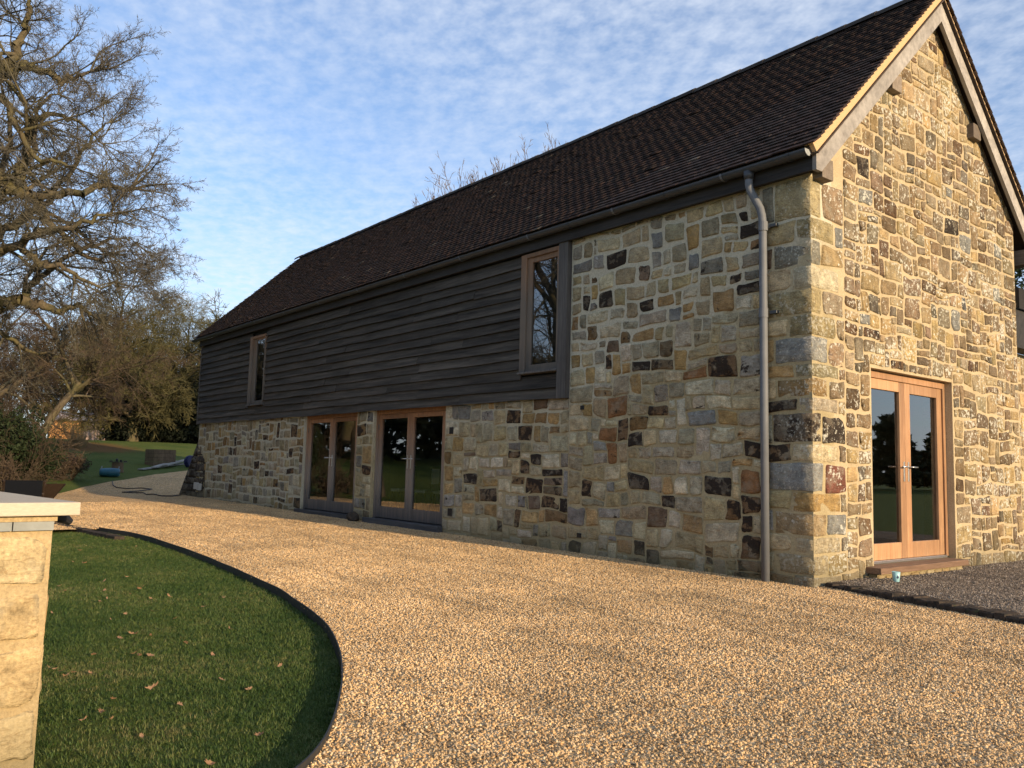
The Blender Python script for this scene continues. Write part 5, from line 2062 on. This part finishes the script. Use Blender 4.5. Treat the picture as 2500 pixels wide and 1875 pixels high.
# fine shoots filling out the two olive crowns
for tn, cx, cy, cz, rad_, n_ in (('hawthorn_tree', b2.x, b2.y, H(b2.x, b2.y) + 6.0, 4.9, 40000), ('field_maple', b5.x, b5.y, H(b5.x, b5.y) + 5.4, 4.5, 36000)):
    V = []
    for k in range(9):
        a_ = 2 * math.pi * k / 8 + nrg.uniform(-0.3, 0.3)
        rr = rad_ * (0.55 if k < 8 else 0.0)
        V.append(leaf_cloud(nrg, (cx + math.cos(a_) * rr, cy + math.sin(a_) * rr, cz + nrg.uniform(-1.8, 1.9) + (1.6 if k == 8 else 0)), (rad_ * 0.55, rad_ * 0.55, rad_ * 0.52), n_ // 9, 0.20, 0.045))
    V = np.concatenate(V)
    np_mesh('shoots', V, quads(V), M['olive_twig'], bpy.data.objects[tn])

# dark hedge beyond the crest and beside the barn
hedge = empty('yew_hedge', (-55, 12, 2.5))
tag(hedge, 'almost black evergreen hedge on the crest beside the barn', 'hedge')
V = []
for k in range(22):
    px = 296 + k * 11
    D = 56 + 2.0 * math.sin(k * 1.7)
    P = CAM + ray(px, 1062) * D
    g = H(P.x, P.y)
    hh = 1.9 + 0.55 * math.sin(k * 0.9) + 0.03 * k
    V.append(leaf_cloud(nrg, (P.x, P.y, g + hh * 0.75), (1.2, 1.2, hh * 1.15), 2300, 0.10))
    V.append(leaf_cloud(nrg, (P.x - 1.5, P.y, g + 0.7), (1.3, 1.3, 1.2), 900, 0.12))
V = np.concatenate(V)
np_mesh('foliage', V, quads(V), M['dark_green'], hedge)
sg = []
rg = random.Random(6)
for k in range(22):
    P = CAM + ray(296 + k * 11, 1062) * 56.5
    g = H(P.x, P.y)
    for _ in range(2):
        sg.append((P.x + rg.uniform(-.5, .5), P.y + rg.uniform(-.5, .5), g - 0.1, P.x + rg.uniform(-.8, .8), P.y + rg.uniform(-.8, .8), g + 2.6, 0.06, 0.02))
Vs, Fs = segs_mesh('stem', sg, 5, None, None)
np_mesh('stem', Vs, Fs, M['oak_bark'], hedge)

# bare woodland beyond
QW = dict(nseg=[4, 5, 4, 2, 2], kids=[0, 11, 7, 2.2], wob=[0.15, 0.12, 0.15, 0.2, 0.3], trop=[0.03, 0.05, 0.06, 0.04, 0.02], taper=[0.4, 0.3, 0.35, 0.4, 0.5],
          ang=[0.7, 0.55, 0.6, 0.7], ratio=[0.5, 0.42, 0.45, 0.5], rmin=0.016, thick=0.013)
protos = [free_tree('w', (0, 0, 0), 10.5, 4.0, 60 + i, QW, None, None, '', nl=11, fork=0.12, r0=0.16, el=(0.5, 1.45), make=False) for i in range(3)]
wsegs = []
rg = random.Random(44)
spots = []
for k in range(15):
    px = -40 + 40 * k
    D = rg.uniform(96, 112) if px < 300 else rg.uniform(72, 86)
    P = CAM + ray(px, 1060) * D
    spots.append((P.x, P.y, H(P.x, P.y), rg.uniform(0.82, 1.1) * (0.92 if px > 380 else 1.3)))
for k in range(14):           # more of the same wood round to the south-west, seen only in the glass
    a_ = R(197 + 4.4 * k)
    D = rg.uniform(58, 76)
    spots.append((math.cos(a_) * D, math.sin(a_) * D, H(math.cos(a_) * D, 0), rg.uniform(0.9, 1.25)))
for i, (x, y, z, s_) in enumerate(spots):
    a_ = rg.uniform(0, 6.28)
    ca, sa = math.cos(a_), math.sin(a_)
    pr = np.array(protos[i % 3])
    q = pr.copy()
    for c0 in (0, 3):
        q[:, c0] = (pr[:, c0] * ca - pr[:, c0 + 1] * sa) * s_ + x
        q[:, c0 + 1] = (pr[:, c0] * sa + pr[:, c0 + 1] * ca) * s_ + y
        q[:, c0 + 2] = pr[:, c0 + 2] * s_ + z
    wsegs.append(q)
wsegs = np.concatenate(wsegs)
Vs, Fs = segs_mesh('wood', wsegs, 3, None, None)
wood = np_mesh('woodland', Vs, Fs, M['brown_twig'])
tag(wood, 'bare reddish brown woodland beyond the lawn', 'woodland', kind='stuff')

# second oak and an evergreen belt south of the drive: what the front glass mirrors
free_tree('oak_tree', (-17.5, -14.5, H(-17.5, -8)), 14.0, 8.0, 91, dict(QOAK, kids=[0, 12, 8, 3]), M['oak_bark'], M['oak_twig'], 'bare oak mirrored in the upper window beside the stone wall', nl=11, fork=0.22, r0=0.42, el=(0.15, 1.3))
V = []
for k in range(30):
    a_ = R(187 + 1.9 * k + nrg.uniform(-1, 1))
    D = nrg.uniform(40, 52)
    hh = nrg.uniform(5.5, 8.5)
    gx_, gy_ = math.cos(a_) * D, math.sin(a_) * D
    for q in range(3):
        V.append(leaf_cloud(nrg, (gx_, gy_, H(gx_, gy_) + hh * (0.2 + 0.27 * q)), (3.0 - 0.6 * q, 3.0 - 0.6 * q, hh * 0.26), 260, 0.4))
V = np.concatenate(V)
belt = np_mesh('evergreen_belt', V, quads(V), M['dark_green'])
tag(belt, 'dark evergreen wood mirrored in the front doors', 'woodland', kind='stuff')
# dark conifer belt to the north-east, reflected in the garden doors, and one evergreen behind the wing
V = []
for k in range(44):
    a_ = R(28 + 1.45 * k + nrg.uniform(-1, 1))
    D = nrg.uniform(80, 100)
    hh = nrg.uniform(5, 8.5)
    for q in range(4):
        f = q / 4
        V.append(leaf_cloud(nrg, (math.cos(a_) * D, math.sin(a_) * D, hh * (0.2 + 0.22 * q)), (3.6 * (1 - f * 0.75), 3.6 * (1 - f * 0.75), hh * 0.2), 420, 0.45))
V = np.concatenate(V)
belt = np_mesh('conifer_belt', V, quads(V), M['evergreen'])
tag(belt, 'dark far conifers mirrored in the garden doors', 'woodland', kind='stuff')
P = CAM + ray(2520, 560) * 36
root = empty('evergreen_tree', (P.x, P.y, 0))
tag(root, 'evergreen tree just showing behind the right roof edge', 'tree')
V = np.concatenate([leaf_cloud(nrg, (P.x + nrg.normal() * 0.7, P.y + nrg.normal() * 0.7, P.z - 3.6 + q * 0.75), (1.3, 1.3, 0.9), 700, 0.10) for q in range(7)])
np_mesh('crown', V, quads(V), M['evergreen'], root)
v, f = tube_vf([(P.x, P.y, -0.1), (P.x, P.y, P.z)], [0.22, 0.04], 8)
mesh_obj('trunk', v, f, M['oak_bark'], root, smooth=True)

# ------------------------------------------------------------------ far shed and post
M['shed_wood'] = m_wood('shed_wood', (0.46, 0.22, 0.07, 1), (0.58, 0.31, 0.12, 1), 'z', 0.7, 0.3)
M['shed_pale'] = m_wood('shed_pale', (0.42, 0.29, 0.23, 1), (0.54, 0.40, 0.33, 1), 'y', 0.8, 0.3)
M['shed_roof'] = m_plain('shed_roof', (0.36, 0.29, 0.26), 0.9, 0.2, 0, 0.2, 2)
P0, P1 = CAM + ray(118, 1071) * 86, CAM + ray(258, 1071) * 84
g0 = P0.z
shed = empty('timber_shed', ((P0.x + P1.x) / 2, (P0.y + P1.y) / 2, g0))
tag(shed, 'orange timber shed with pale end boards beyond the crest', 'shed')
dx = Vector((P1.x - P0.x, P1.y - P0.y, 0))
ln = dx.length
dx.normalize()
dn = Vector((-dx.y, dx.x, 0))
if dn.x > 0:
    dn = -dn
hw = 1.75


def shed_face(a0, a1, name, mm, hz0, hz1):
    n = max(1, int((a1 - a0) / 0.22))
    for k in range(n):
        p, q = a0 + (a1 - a0) * k / n, a0 + (a1 - a0) * (k + 1) / n - 0.012
        V = [tuple(Vector((P0.x, P0.y, g0)) + dx * u + dn * w + Vector((0, 0, zz_))) for w in (0, 0.05) for (u, zz_) in ((p, hz0), (q, hz0), (q, hz1), (p, hz1))]
        mesh_obj(name, V, [(0, 3, 2, 1), (4, 5, 6, 7), (0, 1, 5, 4), (1, 2, 6, 5), (2, 3, 7, 6), (3, 0, 4, 7)], mm, shed, origin=V[0])


shed_face(0, ln * 0.60, 'wall_board', M['shed_wood'], -1.0, hw)
shed_face(ln * 0.60 + 0.02, ln, 'wall_board', M['shed_pale'], -1.0, hw * 0.97)
o_ = Vector((P0.x, P0.y, g0))
V = [tuple(o_ + dx * u + dn * w + Vector((0, 0, z_))) for (u, w, z_) in ((-0.2, -0.25, hw), (ln * 0.62, -0.25, hw), (ln * 0.62, 1.6, hw + 0.75), (-0.2, 1.6, hw + 0.75), (ln * 0.62, 3.4, hw), (-0.2, 3.4, hw))]
o = mesh_obj('roof', V, [(0, 1, 2, 3), (3, 2, 4, 5)], M['shed_roof'], shed, origin=V[0])
o.modifiers.new('s', 'SOLIDIFY').thickness = 0.08
V = [tuple(o_ + dx * u + dn * w + Vector((0, 0, z_))) for (u, w, z_) in ((0, 0.06, -0.2), (ln, 0.06, -0.2), (ln, 3.2, -0.2), (0, 3.2, -0.2), (0, 0.06, hw * 0.96), (ln, 0.06, hw * 0.96), (ln, 3.2, hw * 0.96), (0, 3.2, hw * 0.96))]
mesh_obj('shell', V, [(4, 5, 6, 7), (0, 1, 5, 4), (1, 2, 6, 5), (2, 3, 7, 6), (3, 0, 4, 7)], M['soffit'], shed, origin=V[0])
V = [tuple(o_ + dx * u + dn * w + Vector((0, 0, z_))) for (u, w, z_) in ((ln * 0.60, -0.2, hw * 0.98), (ln + 0.15, -0.2, hw * 0.98), (ln + 0.15, 1.5, hw + 0.35), (ln * 0.60, 1.5, hw + 0.5))]
o = mesh_obj('lean_to_roof', V, [(0, 1, 2, 3)], M['shed_roof'], shed, origin=V[0])
o.modifiers.new('s', 'SOLIDIFY').thickness = 0.07
mesh_obj('door_gap', [tuple(o_ + dx * u + dn * w + Vector((0, 0, z_))) for (u, w, z_) in ((1.95, -0.012, -0.1), (2.2, -0.012, -0.1), (2.2, -0.012, 1.1), (1.95, -0.012, 1.1))], [(0, 1, 2, 3)], M['soffit'], shed, origin=tuple(o_))
P = CAM + ray(297, 1067) * 62
post = box('pale_post', (P.x - 0.08, P.x + 0.08, P.y - 0.07, P.y + 0.07, H(P.x, P.y) - 0.2, H(P.x, P.y) + 0.95), M['coping'], None, 0.02)
tag(post, 'pale square post standing at the foot of the dark hedge', 'post')

# ------------------------------------------------------------------ things lying about on the lawn
M['blue_plastic'] = m_plain('blue_plastic', (0.025, 0.115, 0.17), 0.45, 0.4, 0, 0.2, 8)
M['deep_blue'] = m_plain('deep_blue', (0.025, 0.028, 0.09), 0.5, 0.4, 0, 0.2, 8)
M['log'] = m_bark('log_bark', (0.10, 0.07, 0.045, 1), (0.20, 0.14, 0.09, 1), 0.2, 9)
M['grey_plank'] = m_wood('grey_plank', (0.20, 0.20, 0.18, 1), (0.34, 0.33, 0.30, 1), 'x', 0.8)
# blue tub lying on its side
P = at(267, 1164)
g = H(P.x, P.y)
tub = empty('blue_tub', (P.x, P.y, g), R(70))
tag(tub, 'bright blue plastic tub lying on the shaded lawn', 'tub')
V, F = [], []
n = 14
prof = [(-0.30, 0.06), (-0.29, 0.13), (-0.18, 0.155), (0.05, 0.165), (0.24, 0.155), (0.30, 0.12), (0.30, 0.05)]
for (x, r) in prof:
    for k in range(n):
        a = 2 * math.pi * k / n
        V.append((x, math.cos(a) * r * 1.15, 0.14 + math.sin(a) * r * 0.9))
for i in range(len(prof) - 1):
    for k in range(n):
        F.append((i * n + k, i * n + (k + 1) % n, (i + 1) * n + (k + 1) % n, (i + 1) * n + k))
F += [tuple(range(n)), tuple(reversed(range((len(prof) - 1) * n, len(prof) * n)))]
child('body', V, F, M['blue_plastic'], tub, True)
for xx in (-0.25, 0.27):
    v, f = tube_vf([(xx, -0.05, 0.27), (xx, -0.03, 0.33), (xx, 0.03, 0.33), (xx, 0.05, 0.27)], 0.012, 6)
    child('grip', v, f, M['gutter_cap'], tub)
# log stump with a tray on it
P = at(287, 1153)
g = H(P.x, P.y)
st = empty('log_stump', (P.x, P.y, g))
tag(st, 'brown log stump with a flat tray on top, behind the blue tub', 'stump')
V, F = [], []
n = 14
for i, (z_, r) in enumerate(((-0.05, 0.22), (0.1, 0.19), (0.3, 0.185), (0.34, 0.18))):
    for k in range(n):
        a = 2 * math.pi * k / n
        rr = r * (1 + 0.07 * math.sin(3 * a + i * 0.2) + 0.04 * math.sin(7 * a))
        V.append((math.cos(a) * rr, math.sin(a) * rr, z_))
for i in range(3):
    for k in range(n):
        F.append((i * n + k, i * n + (k + 1) % n, (i + 1) * n + (k + 1) % n, (i + 1) * n + k))
F.append(tuple(range(3 * n, 4 * n)))
child('trunk', V, F, M['log'], st, True)
child('tray', *join([box_vf(-0.2, 0.2, -0.24, 0.24, 0.345, 0.365), box_vf(-0.2, 0.2, -0.24, -0.225, 0.365, 0.40), box_vf(-0.2, 0.2, 0.225, 0.24, 0.365, 0.40)]), M['board'], st)
v, f = tube_vf([(0.0, -0.05, 0.365), (0.0, -0.05, 0.44), (0.01, -0.05, 0.47)], [0.04, 0.045, 0.02], 10)
child('pot', v, f, M['black'], st)
v, f = tube_vf([(0.02, 0.08, 0.365), (0.02, 0.08, 0.43)], [0.035, 0.04], 10)
child('pot', v, f, M['black'], st)
# brown wooden crate
P = at(400, 1139)
g = H(P.x, P.y)
ck = empty('planter_box', (P.x, P.y, g), R(12))
tag(ck, 'weathered brown planter box on the lawn near the barn end', 'planter')
for i in range(4):
    for (b, nm) in (((-0.02, 0.02, -0.45, 0.45), 'plank'), ((-0.64, -0.60, -0.45, 0.45), 'plank')):
        child(nm, *box_vf(b[0], b[1], b[2], b[3], 0.02 + i * 0.16, 0.17 + i * 0.16), M['log'], ck)
    for yy in (-0.45, 0.41):
        child('plank', *box_vf(-0.599, -0.021, yy, yy + 0.04, 0.02 + i * 0.16, 0.17 + i * 0.16), M['log'], ck)
child('soil', *box_vf(-0.598, -0.022, -0.408, 0.408, 0.3, 0.62), M['soffit'], ck)
# loose planks
pa, pb = at(342, 1150), at(466, 1133)
for i, (o1, o2, lab) in enumerate(((0.0, 0.0, 'long grey plank lying nearest the drive edge'), (0.5, 0.7, 'grey plank lying crossed behind the nearest one'), (0.9, 0.2, 'thin grey plank furthest up the lawn'))):
    a, b = Vector((pa.x - o1 * 0.9, pa.y + o1 * 1.2, 0)), Vector((pb.x + o2 * 0.3, pb.y - o2 * 1.0, 0))
    d = (b - a).normalized()
    nn = Vector((-d.y, d.x, 0)) * 0.10
    za, zb = H(a.x, a.y) + 0.04 + 0.045 * i, H(b.x, b.y) + 0.04 + 0.06 * i
    V = []
    for hgt in (0, 0.04):
        V += [tuple(a + nn + Vector((0, 0, za + hgt))), tuple(a - nn + Vector((0, 0, za + hgt))), tuple(b - nn + Vector((0, 0, zb + hgt))), tuple(b + nn + Vector((0, 0, zb + hgt)))]
    o = mesh_obj('plank', V, [(0, 3, 2, 1), (4, 5, 6, 7), (0, 1, 5, 4), (1, 2, 6, 5), (2, 3, 7, 6), (3, 0, 4, 7)], M['grey_plank'], None, origin=tuple(a + Vector((0, 0, za))))
    tag(o, lab, 'plank', 'planks on the lawn')
# blue hose reel
P = at(466, 1143)
g = H(P.x, P.y)
rl = empty('hose_reel', (P.x, P.y, g), R(15))
tag(rl, 'dark blue hose reel on the planks beside the buttress', 'hose reel')
V, F = [], []
n = 18
for (x, r) in ((-0.14, 0.23), (-0.12, 0.25), (-0.10, 0.23), (-0.09, 0.16), (0.09, 0.16), (0.10, 0.23), (0.12, 0.25), (0.14, 0.23)):
    for k in range(n):
        a = 2 * math.pi * k / n
        V.append((x, math.cos(a) * r, 0.25 + math.sin(a) * r))
for i in range(7):
    for k in range(n):
        F.append((i * n + k, i * n + (k + 1) % n, (i + 1) * n + (k + 1) % n, (i + 1) * n + k))
F += [tuple(range(n)), tuple(reversed(range(7 * n, 8 * n)))]
child('drum', V, F, M['deep_blue'], rl)
v, f = tube_vf([(0.13, 0, 0.25), (0.17, 0, 0.25)], [0.075, 0.06], 12)
child('hub', v, f, M['gutter_cap'], rl)
# low grey slab far up the lawn
P = at(478, 1076)
o = box('stone_slab', (P.x - 0.5, P.x + 0.5, P.y - 1.0, P.y + 1.4, H(P.x, P.y) - 0.2, H(P.x, P.y) + 0.22), M['slate'], None, 0.03)
tag(o, 'low grey slab far up the lawn by the barn corner', 'slab')
# black cable on the gravel
pts = [at(a, b, 0.06) for a, b in ((274, 1176), (276, 1186), (284, 1191), (310, 1193), (345, 1193), (371, 1196), (340, 1200), (298, 1203), (325, 1204), (350, 1204), (357, 1208), (375, 1207), (395, 1211), (420, 1212), (440, 1209))]
pts = [Vector((p.x, p.y, gz(p.x, p.y) + 0.022)) for p in pts]
v, f = tube_vf(pts, 0.014, 6)
o = mesh_obj('power_cable', v, f, M['black'], None, origin=tuple(pts[0]), smooth=True)
tag(o, 'thin black cable looping over the gravel to the buttress', 'cable')
# boot scraper stone between the doors
P = on_y(878, 1265, -0.06)
bm = bmesh.new()
bmesh.ops.create_icosphere(bm, subdivisions=2, radius=1.0)
for v_ in bm.verts:
    v_.co += mnoise.noise_vector(v_.co * 1.3) * 0.35
    v_.co = Vector((v_.co.x * 0.17, v_.co.y * 0.09, max(-0.6, v_.co.z) * 0.11 + 0.06))
me = bpy.data.meshes.new('dark_rock')
bm.to_mesh(me)
bm.free()
me.materials.append(M['kerb'])
o = bpy.data.objects.new('dark_rock', me)
COL.objects.link(o)
o.location = (P.x, -0.20, gz(P.x, -0.2))
tag(o, 'dark lump of rock on the gravel between the two front doors', 'rock')
# pale blue cup
P = Vector((0.34, 0.95, H(0.34, 0.95) + 0.085))
cup = empty('cup', (P.x, P.y, P.z))
tag(cup, 'pale blue cup standing on the old gravel below the step', 'cup')
M['cup'] = m_plain('cup_glaze', (0.30, 0.52, 0.55), 0.35, 0.5, 0, 0.12, 40)
V, F = [], []
n = 18
prof = [(0.0, 0.0), (0.026, 0.0), (0.031, 0.006), (0.042, 0.105), (0.040, 0.106), (0.029, 0.012), (0.0, 0.010)]
for (r, z_) in prof:
    for k in range(n):
        a = 2 * math.pi * k / n
        V.append((math.cos(a) * r, math.sin(a) * r, z_))
for i in range(len(prof) - 1):
    for k in range(n):
        F.append((i * n + k, i * n + (k + 1) % n, (i + 1) * n + (k + 1) % n, (i + 1) * n + k))
child('body', V, F, M['cup'], cup, True)
a = R(-40)
child('motif', [(math.cos(a + q) * r, math.sin(a + q) * r, z_) for q, r, z_ in ((-0.28, 0.0395, 0.055), (0.1, 0.0372, 0.035), (0.32, 0.039, 0.05), (0.12, 0.0405, 0.075), (-0.1, 0.0392, 0.06))], [(0, 1, 2, 3, 4)], M['deep_blue'], cup)

# ------------------------------------------------------------------ garden chairs behind the low wall
M['chair_mesh'] = m_plain('chair_mesh', (0.008, 0.010, 0.015), 0.85, 0.1, 0, 0.2, 60)
M['chair_wood'] = m_wood('chair_wood', (0.020, 0.012, 0.008, 1), (0.038, 0.024, 0.016, 1), 'y', 0.7)


def garden_chair(px, dist, yaw, w, mm, label, top):
    P = CAM + ray(px, 1200) * dist
    g = H(P.x, P.y)
    c = empty('garden_chair', (P.x, P.y, g), yaw)
    tag(c, label, 'chair', 'garden chairs behind the low wall')
    child('seat', *box_vf(-0.02, 0.46, -w / 2, w / 2, 0.36, 0.40), mm, c, bevel=0.01)
    V = []
    for (x, z_) in ((0.0, 0.37), (0.03, 0.36), (-0.24, top), (-0.27, top + 0.01)):
        V += [(x, -w / 2, z_), (x, w / 2, z_)]
    child('backrest', V, [(0, 1, 3, 2), (2, 3, 5, 4), (4, 5, 7, 6), (6, 7, 1, 0), (0, 2, 4, 6), (1, 7, 5, 3)], mm, c)
    for s_ in (-1, 1):
        y = s_ * (w / 2 + 0.02)
        v, f = tube_vf([(0.45, y, 0.0), (0.42, y, 0.40), (0.40, y, 0.48)], 0.018, 6)
        child('leg', v, f, M['chair_wood'], c)
        v, f = tube_vf([(-0.20, y, 0.0), (0.02, y, 0.37), (-0.26, y, top)], 0.018, 6)
        child('leg', v, f, M['chair_wood'], c)
        v, f = tube_vf([(0.42, y, 0.485), (-0.10, y, 0.485)], 0.02, 6)
        child('armrest', v, f, M['chair_wood'], c)
    return c


ztop = lambda px, py, D: (CAM + ray(px, py) * D).z - H(*(CAM + ray(px, 1200) * D).xy)
garden_chair(57, 17.0, R(180 - 8), 0.56, M['chair_mesh'], 'black mesh garden chair behind the low wall', ztop(60, 1173, 17.0))
garden_chair(108, 17.4, R(180 + 30), 0.36, M['chair_wood'], 'dark brown slatted garden chair beside the black one', ztop(110, 1181, 17.4))

# ------------------------------------------------------------------ dining chairs inside the barn
M['pad'] = m_plain('pale_fabric', (0.42, 0.39, 0.34), 0.9, 0.2, 0, 0.1, 30)
for i, (px, lab) in enumerate(((985, 'dark dining chair with pale pad inside, left of the handles'), (1045, 'dark dining chair with pale pad inside the right door leaf'), (1090, 'dining chair half hidden at the right jamb inside'))):
    P = on_y(px, 1190, 2.1 + 0.1 * i)
    c = empty('dining_chair', (P.x, P.y, 0.10), R(-8 + 6 * i))
    tag(c, lab, 'chair', 'dining chairs inside the barn')
    for sx in (-0.2, 0.17):
        for sy in (-0.2, 0.17):
            child('leg', *box_vf(sx, sx + 0.035, sy, sy + 0.035, 0, 0.43 if sy < 0 else 0.98), M['chair_wood'], c)
    child('seat', *box_vf(-0.21, 0.215, -0.21, 0.165, 0.432, 0.50), M['pad'], c, bevel=0.015)
    child('backrest', *box_vf(-0.163, 0.168, 0.176, 0.2, 0.62, 0.95), M['pad'], c, bevel=0.01)
    child('top_rail', *box_vf(-0.2, 0.205, 0.172, 0.204, 0.952, 1.0), M['chair_wood'], c)
